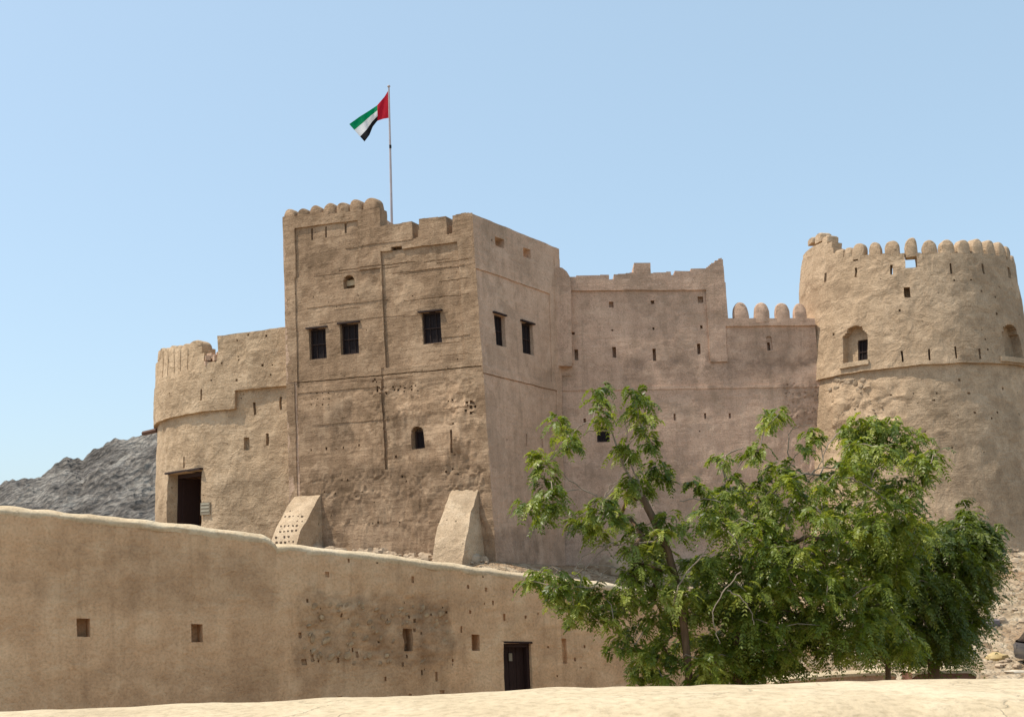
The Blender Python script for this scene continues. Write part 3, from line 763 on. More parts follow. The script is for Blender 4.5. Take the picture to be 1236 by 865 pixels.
f += pits(RTW, [(1033, 312, 2.2, 1), (1075, 307, 1), (1147.5, 306, 1), (1186, 306, 1.1), (1215, 312, 1), (1086, 374), (1006, 404), (1152, 338, .8), (1172, 338, 1), (1185, 351, .9), (1201, 358, .9), (1203, 379), (1206, 346), (1190, 409), (1193, 422, 1.1), (1186, 398, .6), (1231, 380, .8), (1159, 458, 1.3), (1214, 468), (1128, 482, 1.5, .6), (1132, 474, .7), (1076, 476, 1.1, .6), (1172, 474, 1.2, .6), (1179, 497), (1207, 497, .8), (1200, 504, .7), (1098, 524, 1.2, .8), (1117, 520, .6), (1103, 474, .5), (1234, 500), (1150, 540, .8), (1190, 545, .7)], w=.105, d=.25)
# broken rim on the left
def v_at(u, y):                 # height on the tower face that shows at photograph row y
    a, b = proj(RTW.at(u, zt_))[1], proj(RTW.at(u, zt_ + 1.))[1]; return zt_ + (y - a) / (b - a)
rim = [(inv(RTW, x, 318)[0], y) for x, y in ((972, 292.5), (980, 289), (986, 289), (993, 290), (997, 291), (1001, 293), (1004, 299), (1006, 306), (1012, 309.5), (1022, 309.5), (1040, 308.5), (1060, 307), (1080, 306), (1100, 305.5), (1130, 305), (1160, 305), (1185, 306), (1205, 308))]
rim = [(u, v_at(u, y)) for u, y in rim]; u_r0 = rim[0][0]
rim = [(RTW.u0, zt_ - .3), (u_r0 - 2.6, zt_ + .1), (u_r0 - 1.6, zt_ + .4), (u_r0 - .6, rim[0][1] - .1)] + rim + [(rim[-1][0] + 1.5, zt_ + .1), (rim[-1][0] + 3., zt_ - .3), (RTW.u1, zt_ - .3)]
f += [('t', rim)]
def rim_v(u): return float(np.interp(u, [q[0] for q in rim], [q[1] for q in rim]))
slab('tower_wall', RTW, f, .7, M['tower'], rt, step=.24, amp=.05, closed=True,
     rough=regions(RTW, [(998, 455, 1090, 520, .10), (985, 500, 1160, 720, .04), (965, 300, 1150, 440, .02)]),
     tints=regions(RTW, [(1150, 300, 1240, 445, -.08), (1130, 445, 1240, 640, -.10), (998, 456, 1090, 560, .06), (1090, 445, 1130, 500, -.06)]))  # shaded right side darkened and sunlit patch lightened in the colour
u_c = inv(RTW, 1100.5, 309)[0]; st_ = (inv(RTW, 1146, 309)[0] - inv(RTW, 1055.5, 309)[0]) / 4; ww = st_ * .80
def merlon_uv(uc, vb, h, w_, T=.6, pw=2.3):
    vs, fs = [], []; K = 14; prof = [(-1., -.12 / h)]
    for i in range(K + 1):
        a = math.pi * (1 - i / K); cx, sy = math.cos(a), math.sin(a); prof.append((math.copysign(abs(cx) ** (2 / pw), cx), .28 + .72 * abs(sy) ** (2 / pw)))
    prof.append((1., -.12 / h)); n = len(prof); D_ = ((.02, .82), (.07, .95), (.14, 1.), (T - .14, 1.), (T - .07, .95), (T, .82))
    for d, s_ in D_:
        for a, b in prof: 
            P = RTW.at(uc + a * w_ / 2 * s_, vb - .02 + b * h * ((s_ * .5 + .5) if b > 0 else 1), d); vs.append(wobble(P, RTW.normal(uc, zt_), .085))
    for r in range(len(D_) - 1):
        for i in range(n): fs.append((r * n + i, r * n + (i + 1) % n, (r + 1) * n + (i + 1) % n, (r + 1) * n + i))
    fs += [tuple(reversed(range(n))), tuple((len(D_) - 1) * n + i for i in range(n))]
    mesh('merlon', vs, fs, M['tower'], rt, smooth=60)
nmer = int((12 * math.pi - 6) / st_)
for k in range(-3, nmer - 6):
    uk = u_c + k * st_ + random.uniform(-.05, .05); um = uk if uk < RTW.u1 else uk - 12 * math.pi
    merlon_uv(uk, rim_v(um), .74 * random.uniform(.84, 1.10), ww * random.uniform(.90, 1.06))
for x, y, w_, h in [(975, 291, .9, .18), (985, 289, .70, .34), (994, 290.5, .6, .26), (1012, 310, .60, .40), (1023, 310, .62, .48)]:      # ragged stubs of the broken rim
    u_ = inv(RTW, x, 318)[0]; merlon_uv(u_, rim_v(u_) - .02, h, w_, T=.7, pw=3.2)
m = MB(); ring = [(tcx + (RT - .3) * math.cos(2 * math.pi * k / 40), ZC + (RT - .3) * math.sin(2 * math.pi * k / 40)) for k in range(40)]
m.add([(x, y, zt_ - 1.9) for x, y in ring] + [(x, y, zt_ - 1.7) for x, y in ring], [tuple(range(39, -1, -1)), tuple(range(40, 80))])
m.build('roof', M['near'], rt)
for q in [(1030, 408, 1046, 438), (1211.5, 404, 1219, 431)]: window(RTW, *q, rt, depth=.55, bars=True, lintel=False)
# pale sills below the two niches
for q in [(1014, 436.5, 1049, 442), (1207, 431, 1236, 437)]:
    a0, b0, a1, b1 = box_uv(RTW, *q); vs = []; m = MB(); n = 8
    for k in range(n): m.panel_box(RTW, a0 + (a1 - a0) * k / n, b0, a0 + (a1 - a0) * (k + 1) / n, b1, -.10, .4)
    m.build('sill', M['butt'], rt)

# ------------------------------------------------------------------ flag
fp = thing('flagpole', pix(473.5, 275, 54), 'slender pale flagpole rising behind the keep turret', 'flagpole')
pb, pt = pix(473.6, 300, 54), pix(469.3, 106, 54)
m = MB(); m.tube([pb, pb.lerp(pt, .5), pt], [.065, .055, .04], 10); m.build('pole', M['pole'], fp, smooth=60)
m = MB(); m.tube([pt, pt + Vector((0, 0, .05)), pt + Vector((0, 0, .10)), pt + Vector((0, 0, .14))], [.03, .075, .07, .01], 10); m.build('finial', M['pole'], fp, smooth=60)
m = MB(); c0 = pix(471.2, 177, 53.93); m.box(c0, (.10, .10, .14)); m.build('cleat', M['iron'], fp)
def make_flag():
    top = [(468.6, 109.5), (464, 117), (455, 127.5), (446, 133.5), (434, 141), (421.5, 150)]
    bot = [(469.6, 142.5), (463, 143.5), (455.5, 146), (450, 153), (446, 163), (440, 171)]
    ns, nt = 46, 24; vs = []
    for i in range(ns + 1):
        s = i / ns
        k = s * 5; a = int(min(4, k)); fr_ = k - a
        tp = [top[a][q] * (1 - fr_) + top[a + 1][q] * fr_ for q in (0, 1)]; bt = [bot[a][q] * (1 - fr_) + bot[a + 1][q] * fr_ for q in (0, 1)]
        for j in range(nt + 1):
            t = j / nt; x = tp[0] * (1 - t) + bt[0] * t; y = tp[1] * (1 - t) + bt[1] * t
            Y = 54 + s * (.10 * math.sin(s * 9 + t * 2.5) + .10 * math.sin(s * 17 - t * 4) * .7) + .35 * s
            if .28 < s < .75: Y += .35 * max(0, t - .62) * math.sin((s - .28) / .47 * math.pi)
            vs.append(pix(x, y, Y))
    fs, mi = [], []
    for i in range(ns):
        for j in range(nt):
            fs.append((i * (nt + 1) + j, (i + 1) * (nt + 1) + j, (i + 1) * (nt + 1) + j + 1, i * (nt + 1) + j + 1))
            mi.append(0 if (i + .5) / ns < .385 else 1 + (0 if (j + .5) / nt < .34 else 1 if (j + .5) / nt < .71 else 2))
    o = mesh('flag', vs, fs, [M['f_red'], M['f_green'], M['f_white'], M['f_black']], smooth=180)
    o.data.polygons.foreach_set('material_index', mi)
    tag(o, 'waving national flag of red, green, white and black on the pole', 'flag')
make_flag()

def stone_blob(m, c, n, u, r, asp, ang, depth):
    w = n.cross(u).normalized(); K = 9; vs = []
    a_, b_ = u * math.cos(ang) + w * math.sin(ang), -u * math.sin(ang) + w * math.cos(ang)
    jit = [random.uniform(.8, 1.2) for _ in range(K)]
    for s_, d in ((1., -.03), (.85, depth * .7), (.45, depth)):
        for k in range(K):
            th = 2 * math.pi * k / K; vs.append(c + (a_ * math.cos(th) * r + b_ * math.sin(th) * r * asp) * s_ * jit[k] + n * d)
    fs = [(q * K + k, q * K + (k + 1) % K, (q + 1) * K + (k + 1) % K, (q + 1) * K + k) for q in range(2) for k in range(K)] + [tuple(2 * K + k for k in range(K))]
    m.add(vs, fs)
# ------------------------------------------------------------------ courtyard wall on the left
def wallY(x):                   # distance of the wall plane at photograph column x
    t = (x - 618) / FPX; return 31 / (1 - .649 * t)
yw = thing('courtyard_wall', (-6, 27, -4.3), 'long plain mud wall with dark door and pale sloping top at left', 'boundary wall')
def ypanel(xa, ya, xb, yb, dn=0.):
    Ya, Yb = wallY(xa) - dn, wallY(xb) - dn
    tl_, tr_ = pix(xa, ya, Ya), pix(xb, yb, Yb)
    return Panel(Vector((tl_.x, tl_.y, -4.6)), Vector((tr_.x, tr_.y, -4.6)), tl_, tr_)
Y1 = ypanel(-160, 594, 333, 644)
Y2 = ypanel(333, 655, 905, 722)
f = rects(Y1, [(93, 746.5, 109, 768, .4), (231, 752.5, 245, 774, .4)])
f += [topline(Y1, [(x, y + 8) for x, y in [(-160, 594), (-60, 602), (0, 609.5), (60, 615), (100, 619), (200, 630), (300, 641), (322, 644), (328, 648), (333.5, 655), (340, 662)]])]
slab('wall_body', Y1, f, .55, M['yard'], yw, step=.16, amp=.035, rough=[((0, .8, 1, 1.1), .02)],
     tints=regions(Y1, [(40, 660, 340, 730, -.07), (-50, 810, 360, 862, -.05)]))
f = rects(Y2, [(487, 758, 497, 785, .35), (569.5, 766, 579.5, 785, .35), (679, 770, 685, 800, .12), (608.5, 776, 642.5, 870, .42)])
pt_ = [(498, 699, .8, 1.8), (420, 675, .7, 2), (583, 694, .7, 2), (565, 708, .8, 1.4), (586, 711, .8, 1.6), (595, 727, .8, 2), (609, 744, .8, 2.2), (635, 744, .9), (568, 738, 1, 1.2), (557, 760, .7, 2.2), (456, 677, .6, 1.5), (662, 781, .8), (695, 795, 1, 1.3), (707, 780, .8), (673, 815, .7), (534, 836, 1.6), (495, 840, 1.3), (411, 843, 1.2), (509, 812, .7, 2.4), (527, 816, .8, 2.6), (465, 818, .9, 1.8), (368, 798, 1.7, 1), (363, 767, 1, 1.6), (546, 796, .7, 1.6), (620, 712, .7, 1.6), (700, 735, .6), (650, 740, .6, 1.5), (395, 693, 1.0)]
pt_ += [(random.uniform(366, 545), random.uniform(722, 803), random.uniform(.3, .9), random.uniform(.6, 1.8)) for _ in range(24)]
pt_ += [(random.uniform(380, 760), random.uniform(700, 830), random.uniform(.25, .5), random.uniform(.8, 1.6)) for _ in range(14)]
f += pits(Y2, pt_, w=.08, d=.07)
DU = box_uv(Y2, 608.5, 776, 642.5, 870)
f += [topline(Y2, [(x, y + 8) for x, y in [(333, 656), (345, 655.5), (440, 665), (530, 677), (630, 690), (770, 707), (905, 724)]])]
slab('wall_body', Y2, f, .55, M['yard'], yw, step=.11, amp=.035, rough=regions(Y2, [(362, 715, 545, 805, .05)]) + [((0, .9, 1, 1.2), .02)],
     tints=regions(Y2, [(362, 720, 545, 802, -.16), (362, 802, 550, 850, -.09), (545, 700, 900, 850, .06), (400, 712, 450, 724, -.08)]))
for x, y, r in [(random.uniform(999, 1046), random.uniform(457, 470), random.uniform(.07, .17)) for _ in range(26)] + [(random.uniform(1000, 1075), random.uniform(470, 515), random.uniform(.04, .10)) for _ in range(22)]:
    u, v = inv(RTW, x, y); n_ = RTW.normal(u, v); c0 = wobble(RTW.at(u, v, .16), n_, .11)
    m = MB(); stone_blob(m, c0, n_, n_.cross(Vector((0, 0, 1))) * -1, r, random.uniform(.5, .9), random.uniform(-.5, .5), random.uniform(.03, .07)); m.build('exposed_stone', M['rock'], rt, smooth=50)
def coping(S, pts):
    n = S.n; P = []
    for (x0, y0), (x1, y1) in zip(pts, pts[1:]):
        k = max(2, int(abs(x1 - x0) / 7) + 1)
        for i in range(k): P.append((x0 + (x1 - x0) * i / k, y0 + (y1 - y0) * i / k))
    P.append(pts[-1]); prof = [(.0, -.20), (.015, -.17), (.022, -.12), (.018, -.085), (.0, -.06), (-.08, .0), (-.26, .03), (-.44, .035), (-.57, -.03), (-.57, -.22)]
    vs, fs = [], []; K = len(prof)
    for x, y in P:
        u, v = inv(S, x, y + 1.2); c = S.at(u, v)
        for (a, b) in prof: vs.append(wobble(c, n, .035) + n * a + Vector((0, 0, b)) + noise.noise_vector((c + Vector((0, 0, b * 3))) * 2.5) * .03)
    for i in range(len(P) - 1):
        for j in range(K - 1): fs.append((i * K + j, (i + 1) * K + j, (i + 1) * K + j + 1, i * K + j + 1))
    fs += [tuple(range(K)), tuple(reversed(range((len(P) - 1) * K, len(P) * K)))]
    return mesh('coping', vs, fs, M['cap'], yw, smooth=70)
coping(Y1, [(-160, 594), (-60, 602), (0, 609.5), (60, 615), (100, 619), (200, 630), (300, 641), (320, 643.5), (328, 648), (334, 655)])
coping(Y2, [(333, 656), (345, 655.5), (440, 665), (530, 677), (630, 690), (770, 707), (903, 723.5)])
# stones showing through the worn plaster
uy = (Y2.c[1] - Y2.c[0]).normalized()
for x, y, r in [(378, 771, .14), (394, 774, .13), (379, 786, .08), (400, 793, .12), (409, 789, .09), (420, 791, .14), (436, 730, .09), (442, 770, .10), (515, 791, .14), (530, 791, .11), (533, 740, .11), (526, 754, .10), (380, 731, .10), (398, 729, .09), (418, 730, .08), (408, 731, .08), (455, 735, .08), (484, 735, .08), (510, 733, .09), (389, 745, .08), (447, 750, .09), (424, 777, .09), (460, 770, .07), (474, 773, .07), (387, 790, .07), (428, 766, .08), (446, 791, .09), (514, 742, .08), (536, 774, .08)] + [(random.uniform(366, 540), random.uniform(724, 800), random.uniform(.04, .08)) for _ in range(45)]:
    u, v = inv(Y2, x, y); c0 = Y2.at(u, v); c0 = wobble(c0, Y2.n, .035)
    m = MB(); stone_blob(m, c0, Y2.n, uy, r, random.uniform(.45, .8), random.uniform(.2, 1.6), random.uniform(.02, .05)); m.build('exposed_stone', M['stone'], yw, smooth=50)
# door
u0, v0, u1, v1 = DU
m = MB(); fu, fv = .10 / Y2.su, .10 / Y2.sv
m.panel_box(Y2, u0, v0, u0 + fu, v1, .10, .30); m.panel_box(Y2, u1 - fu * .8, v0, u1, v1, .10, .30); m.panel_box(Y2, u0 + fu, v1 - fv, u1 - fu * .8, v1, .10, .30)
dj = m.build('door', M['door'], yw)
m = MB(); nb = 6
for k in range(nb):
    a0 = u0 + fu + (u1 - u0 - 1.8 * fu) * k / nb; a1 = u0 + fu + (u1 - u0 - 1.8 * fu) * (k + 1) / nb - .006 / Y2.su
    m.panel_box(Y2, a0, v0, a1, v1 - fv, .26 + .012 * (k % 2), .32)
m.build('door_leaf', M['door'], dj)
m = MB(); uc = u0 + (u1 - u0) * .42; vc = inv(Y2, 622, 793)[1]; m.panel_box(Y2, uc - .05 / Y2.su, vc - .10 / Y2.sv, uc + .05 / Y2.su, vc + .10 / Y2.sv, .22, .255); m.build('lock_plate', M['plate'], dj)
m = MB(); m.panel_box(Y2, u0 - .04 / Y2.su, v1 + .003 / Y2.sv, u1 + .04 / Y2.su, v1 + .05 / Y2.sv, -.02, .4); m.build('lintel', M['door'], dj)

# ------------------------------------------------------------------ parapet just in front of the camera
def make_parapet():
    prof = [(3.46, -4.6), (3.45, -1.2), (3.44, -.62), (3.42, -.50), (3.38, -.425), (3.32, -.362), (3.24, -.332), (3.14, -.320), (3.04, -.318), (2.94, -.318), (2.84, -.320), (2.75, -.325), (2.68, -.334), (2.63, -.350), (2.595, -.385), (2.575, -.45), (2.565, -.6), (2.56, -.8), (2.56, -1.2), (2.56, -1.75)]
    xs = np.arange(-3.6, 3.61, .025); vs = []
    n = len(prof)
    for x in xs:
        k = float(np.interp(x, [-3.6, -1.4, -.55, -.05, .35, 1.5, 3.6], [-.012, -.004, -.013, .0, .002, -.004, .0]))
        for (y, z) in prof:
            P = Vector((x, y, z)); a = .02
            P2 = P + Vector((0, .4, .6)) * a * (nz(P, 1.6, 2.) * 1.2 + nz(P, 5.) * .5 + nz(P, 14.) * .22); P2.z += k
            vs.append(P2)
    fs = [(i * n + j, i * n + j + 1, (i + 1) * n + j + 1, (i + 1) * n + j) for i in range(len(xs) - 1) for j in range(n - 1)]
    fs += [tuple(range(n - 1, -1, -1)), tuple((len(xs) - 1) * n + j for j in range(n))]
    o = mesh('parapet_wall', vs, fs, M['near'], smooth=180)
    tag(o, 'low sunlit cream parapet with cracked rounded top in the foreground', 'parapet')
make_parapet()
m = MB(); m.box((0, -1.7, -3.1), (7.2, 8.40, 2.7)); o = m.build('terrace', M['near']); o['kind'] = 'structure'

# ------------------------------------------------------------------ low walls and rocks beyond the trees
def low_wall(x0, x1, yt0, yt1, Y, w, label, face):
    a, b = pix(x0, yt0, Y), pix(x1, yt1, Y); L_ = (b - a).length; K = max(10, int(L_ / .12)); gz = ground_z((a.x + b.x) / 2, Y)
    prof = [(-w / 2 + .06, gz - .2 - a.z), (-w / 2 + .05, -.14), (-w / 2, -.13), (-w / 2, -.06), (-w / 2 + .06, -.01), (0, .0), (w / 2 - .06, -.01), (w / 2, -.07), (w / 2 - .04, -.2), (w / 2 - .04, gz - .2 - a.z)]
    vs, fs, mi = [], [], []; n = len(prof)
    for i in range(K + 1):
        P0 = a.lerp(b, i / K); e = min(i, K - i) / K; dr_ = -.10 * max(0, 1 - e * 9) ** 2
        for (y, z) in prof:
            P = Vector((P0.x, Y + y, P0.z + z + (dr_ if z > -.15 else 0))); vs.append(wobble(P, Vector((0, 0, 1)), .03))
    for i in range(K):
        for j in range(n - 1): fs.append((i * n + j, i * n + j + 1, (i + 1) * n + j + 1, (i + 1) * n + j)); mi.append(1 if j in (0, 1) else 0)
    fs += [tuple(range(n - 1, -1, -1)), tuple(K * n + j for j in range(n))]; mi += [1, 1]
    o = mesh('low_wall', vs, fs, [M['near'], face], smooth=45); o.data.polygons.foreach_set('material_index', mi)
    tag(o, label, 'low wall', 'low walls behind the trees')
low_wall(925, 1076, 816, 805, 29.5, .7, 'long low wall with pale coping behind the middle tree', M['side'])
low_wall(1094, 1171, 805, 803.5, 29.2, .8, 'short low wall with pale coping and red base near the gravel slope', M['rust'])

def rock(c, r, sq=(1, 1, .7), seed=0.):
    vs, fs = [], []; nu, nv = 10, 6
    for j in range(1, nv):
        for i in range(nu):
            th, ph = 2 * math.pi * i / nu, math.pi * j / nv
            d = Vector((math.cos(th) * math.sin(ph), math.sin(th) * math.sin(ph), math.cos(ph)))
            k = r * (1 + .55 * noise.noise(d * 1.4 + Vector((seed, seed * .7, 0))) + .2 * noise.noise(d * 3 + Vector((seed, 0, seed))))
            vs.append(Vector(c) + Vector((d.x * sq[0], d.y * sq[1], d.z * sq[2])) * k)
    for j in range(nv - 2):
        for i in range(nu): fs.append((j * nu + i, (j + 1) * nu + i, (j + 1) * nu + (i + 1) % nu, j * nu + (i + 1) % nu))
    fs += [tuple(range(nu)), tuple(reversed(range((nv - 2) * nu, (nv - 1) * nu)))]
    return vs, fs
def on_ground(x, y):
    lo, hi = 8., 75.
    d = pix(x, y, 1.)
    Y = lo
    while Y < hi:
        P = d * Y
        if P.z <= ground_z(P.x, P.y): return P
        Y += .1
    return d * 56
def rock_thing(x, y, r, sq, mat, label, seed):
    P = on_ground(x, y); vs, fs = rock(P + Vector((0, 0, r * sq[2] * .4)), r, sq, seed)
    tag(mesh('rock', vs, fs, mat, smooth=35), label, 'rock', 'larger rocks on the slope')
rock_thing(1204, 796, .24, (1.5, 1, .75), M['rock_y'], 'rounded ochre rock on the brown earth right of the trees', 1.3)
rock_thing(1199, 754, .22, (1.2, 1, .9), M['rock_g'], 'dark grey rock high on the pale gravel slope', 4.1)
rock_thing(1226, 812, .16, (2.6, 1, .5), M['rock_w'], 'flat pale rock at the lower right below the car', 7.7)
rock_thing(741, 692, .62, (1.1, 1, 1.0), M['rock'], 'large tan boulder between keep and trees above the courtyard wall', 2.2)
def scatter():
    m = MB()
    for k in range(900):
        if k < 560: x, y = random.uniform(13, 23.5), random.uniform(38, 54.5)
        elif k < 760: t = random.random(); x, y = -9.5 + 8 * t + random.gauss(0, .4), 54.2 - 4.6 * t - abs(random.gauss(0, .8)) - .2
        else: x, y = random.uniform(2.5, 9), random.uniform(44, 56)
        if fort_dist(x, y)[0] <= .05: continue
        r = .05 + .16 * random.random() ** 3
        if 560 <= k < 760: r *= 1.5
        m.add(*rock((x, y, ground_z(x, y) + r * .15), r, (1, random.uniform(.6, 1.2), random.uniform(.5, .9)), random.uniform(0, 50)))
    o = m.build('rubble', M['rock'], smooth=35); o['kind'] = 'stuff'
scatter()

# ------------------------------------------------------------------ car at the right edge
def make_car():
    P = on_ground(1229, 806); g = P.z; left = pix(1226.5, 790, P.y).x + .22
    car = thing('parked_car', (left + 2.1, P.y, g), 'grey car with black windows parked on the gravel at right edge', 'car')
    paint = simple('car_paint', (.07, .07, .08), (.09, .09, .10), 2, .3, 0, spec=.6, metal=.3); glass = simple('car_glass', (.008, .008, .010), (.012, .012, .014), 2, .1, 0, spec=.6)
    tyre = simple('car_tyre', (.015, .015, .015), (.025, .025, .025), 9, .9, .2); lampm = simple('car_lamp', (.10, .09, .09), (.13, .12, .12), 3, .3, 0, spec=.6)
    def loft(sections, name, mat, par):
        vs, fs = [], []; n = len(sections[0])
        for s_ in sections: vs += s_
        for i in range(len(sections) - 1):
            for k in range(n): fs.append((i * n + k, i * n + (k + 1) % n, (i + 1) * n + (k + 1) % n, (i + 1) * n + k))
        fs += [tuple(reversed(range(n))), tuple((len(sections) - 1) * n + k for k in range(n))]
        return mesh(name, vs, fs, mat, par, smooth=40)
    def sec(x, zb, zt, w, tw):
        o_ = []
        for a, b in ((-w, zb + .08), (-w * 1.0, (zb + zt) / 2), (-tw, zt - .03), (-tw + .08, zt), (tw - .08, zt), (tw, zt - .03), (w, (zb + zt) / 2), (w, zb + .08), (w - .1, zb), (-w + .1, zb)):
            o_.append(Vector((left + x, P.y + a, g + b)))
        return o_
    loft([sec(0, .38, .72, .70, .66), sec(.06, .28, .82, .80, .74), sec(.5, .22, .86, .85, .78), (sec(2.0, .20, .86, .86, .80)), sec(3.0, .22, .80, .86, .78), sec(3.9, .28, .70, .80, .70), sec(4.1, .36, .60, .70, .62)], 'body', paint, car)
    cab = loft([sec(.10, .80, .86, .74, .70), sec(.35, .80, 1.20, .75, .58), sec(.8, .80, 1.32, .77, .60), sec(2.0, .80, 1.30, .77, .60), sec(2.9, .78, .86, .75, .70)], 'cabin', glass, car)
    loft([sec(.42, 1.20, 1.235, .60, .56), sec(.8, 1.31, 1.345, .62, .58), sec(1.6, 1.325, 1.36, .62, .58), sec(2.05, 1.285, 1.32, .60, .56)], 'roof', paint, car)
    for x in (.75, 3.2):
        for s_ in (-.78, .78):
            m = MB(); m.tube([(left + x, P.y + s_ - .1, g + .31), (left + x, P.y + s_ + .1, g + .31)], .31, 20); w_ = m.build('wheel', tyre, car, smooth=40)
            m = MB(); m.tube([(left + x, P.y + s_ - .108, g + .31), (left + x, P.y + s_ + .108, g + .31)], .2, 16); m.build('rim', paint, w_, smooth=40)
    for s_ in (-.55, .55):
        m = MB(); m.box((left + .03, P.y + s_, g + .70), (.08, .24, .14)); m.build('tail_light', lampm, car)
make_car()

# ------------------------------------------------------------------ trees
def leaf_mesh(name, clumps, mat, parent, per=18, llen=.104, droop=.95):
    """clumps: list of (centre, radius). every clump is a tuft of drooping feather leaves"""
    st, dr_, ln, tn = [], [], [], []
    for c, r in clumps:
        k = max(6, int(per * (r / .35) ** 1.2))
        ct = RNG.uniform(0, 1)
        for _ in range(k):
            tn.append(.45 * ct + .55 * RNG.uniform(0, 1))
            az = RNG.uniform(0, 2 * math.pi); el = RNG.uniform(-.15, 1.0)
            d = np.array([math.cos(az) * math.cos(el), math.sin(az) * math.cos(el), math.sin(el)])
            st.append(np.array(c) + RNG.normal(0, .22, 3) * r + d * r * .1); dr_.append(d); ln.append(r * RNG.uniform(.8, 1.3))
    st, dr_, ln = np.array(st), np.array(dr_), np.array(ln); n = len(ln)
    K = 9; S_ = np.linspace(.12, 1., K)
    dp = droop * RNG.uniform(.6, 1.3, n)
    g = np.array([0, 0, -1.])
    pos = st[:, None] + dr_[:, None] * (ln[:, None] * S_)[..., None] + g * (dp * ln)[:, None, None] * (S_ ** 2)[None, :, None]
    tan = dr_[:, None] * ln[:, None, None] + g * (2 * dp * ln)[:, None, None] * S_[None, :, None]; tan /= np.linalg.norm(tan, axis=2, keepdims=True)
    side = np.cross(tan, np.array([0, 0, 1.]) + RNG.normal(0, .25, (n, 1, 3))); side /= np.linalg.norm(side, axis=2, keepdims=True) + 1e-9
    quads = []
    taper = (1.1 - .45 * np.abs(S_ - .45) * 1.6)[None, :, None]
    for sg in (-1, 1):
        d = side * sg * .75 + tan * .70 + g * .15 + RNG.normal(0, .10, pos.shape); d /= np.linalg.norm(d, axis=2, keepdims=True)
        L_ = llen * taper * RNG.uniform(.8, 1.2, (n, K, 1))
        wd = np.cross(d, np.cross(side * sg, tan) + RNG.normal(0, .35, pos.shape)); wd /= np.linalg.norm(wd, axis=2, keepdims=True) + 1e-9
        a = pos; t = pos + d * L_; b1 = pos + d * L_ * .42 + wd * L_ * .20; b2 = pos + d * L_ * .42 - wd * L_ * .20
        quads.append(np.stack([a, b1, t, b2], axis=2).reshape(-1, 3))
    V_ = np.concatenate(quads); nf = len(V_) // 4
    me = bpy.data.meshes.new(name); me.vertices.add(len(V_)); me.vertices.foreach_set('co', V_.ravel().astype(np.float32))
    me.loops.add(nf * 4); me.loops.foreach_set('vertex_index', np.arange(nf * 4, dtype=np.int32))
    me.polygons.add(nf); me.polygons.foreach_set('loop_start', np.arange(0, nf * 4, 4, dtype=np.int32)); me.update()
    ta_ = np.array(tn)[:, None, None] + RNG.normal(0, .07, (2, n, K))[..., None].transpose(1, 2, 0, 3).reshape(n, K, 2)
    tv_ = np.concatenate([np.repeat(ta_[:, :, q].ravel(), 4) for q in (0, 1)]).clip(0, 1).astype(np.float32)
    a_ = me.attributes.new('tone', 'FLOAT', 'POINT'); a_.data.foreach_set('value', tv_)
    return link(name, me, mat, parent)
def tree(label, base, stem, clumps, mat, bark, extra=(), per=18, llen=.104, group='neem-like trees in front of the fort', r0=.13):
    t = thing('tree', base, label, 'tree', group)
    nodes = [Vector(base)] + [Vector(p) for p in stem]; par = [-1] + list(range(len(stem))); cnt = [0] * len(nodes)
    top = nodes[-1]
    order = sorted(clumps, key=lambda q: (Vector(q[0]) - top).length)
    for c, r in order:
        c = Vector(c)
        def cost(i):
            v = c - nodes[i]; return v.length * (1.0 + .5 * max(0, -v.z / (v.length + .01))) + (0 if i >= len(stem) - 2 else 3.)
        bi = min(range(len(nodes)), key=cost); p0 = nodes[bi]; v = c - p0; k = max(2, int(v.length / .35)); prev = bi
        for q in range(1, k + 1):
            s_ = q / k; P = p0 + v * s_ + Vector((0, 0, .18 * v.length * math.sin(math.pi * s_ * .9))) * (1 if v.z > -.5 else .4) + Vector(RNG.normal(0, .04, 3)) * (q < k)
            nodes.append(P); par.append(prev); cnt.append(0); prev = len(nodes) - 1
        i = prev
        while i >= 0: cnt[i] += 1; i = par[i]
    m = MB(); m2 = MB(); kids = {}
    for i, p in enumerate(par): kids.setdefault(p, []).append(i)
    tot = max(cnt)
    def rad(i): return max(.010, r0 * (cnt[i] / tot) ** .72) if i <= len(stem) else max(.009, min(.042, r0 * (cnt[i] / tot) ** .8))
    stack = [(0, None)]
    done = set()
    def chain(i):
        out = [i]
        while kids.get(out[-1]):
            out.append(max(kids[out[-1]], key=lambda q: cnt[q]))
        return out
    todo = [0]
    while todo:
        i = todo.pop(); ch = chain(i)
        pts = ([nodes[par[i]]] if par[i] >= 0 else []) + [nodes[q] for q in ch]; rr = ([rad(i)] if par[i] >= 0 else []) + [rad(q) for q in ch]
        (m if rr[0] > .06 else m2).tube(pts, rr, 7 if rr[0] > .04 else 5)
        for q in ch:
            for k_ in kids.get(q, []):
                if k_ not in ch: todo.append(k_)
    for pts, r in extra: m2.tube([p + Vector(RNG.normal(0, .012, 3)) for p in pts], [.68 * r * (1 - .5 * i / (len(pts) - 1)) * RNG.uniform(.85, 1.15) for i in range(len(pts))], 6)
    tr_ = m.build('trunk', bark, t, smooth=60); m2.build('branches', M['twig'], t, smooth=60)
    leaf_mesh('crown', clumps, mat, t, per, llen)
    return t
def arc(pts, Y):
    P = [pix(x, y, Y) for x, y in pts]; out = []
    for i in range(len(P) - 1):
        p0, p1, p2, p3 = P[max(0, i - 1)], P[i], P[i + 1], P[min(len(P) - 1, i + 2)]
        for k in range(5):
            t = k / 5; out.append(.5 * ((2 * p1) + (p2 - p0) * t + (2 * p0 - 5 * p1 + 4 * p2 - p3) * t * t + (3 * p1 - p0 - 3 * p2 + p3) * t ** 3))
    return out + [P[-1]]
def cl_at(x, y, rpx, Y, sp): 
    Yq = Y + random.uniform(-sp, sp); return (pix(x, y, Yq), rpx / FPX * Yq)
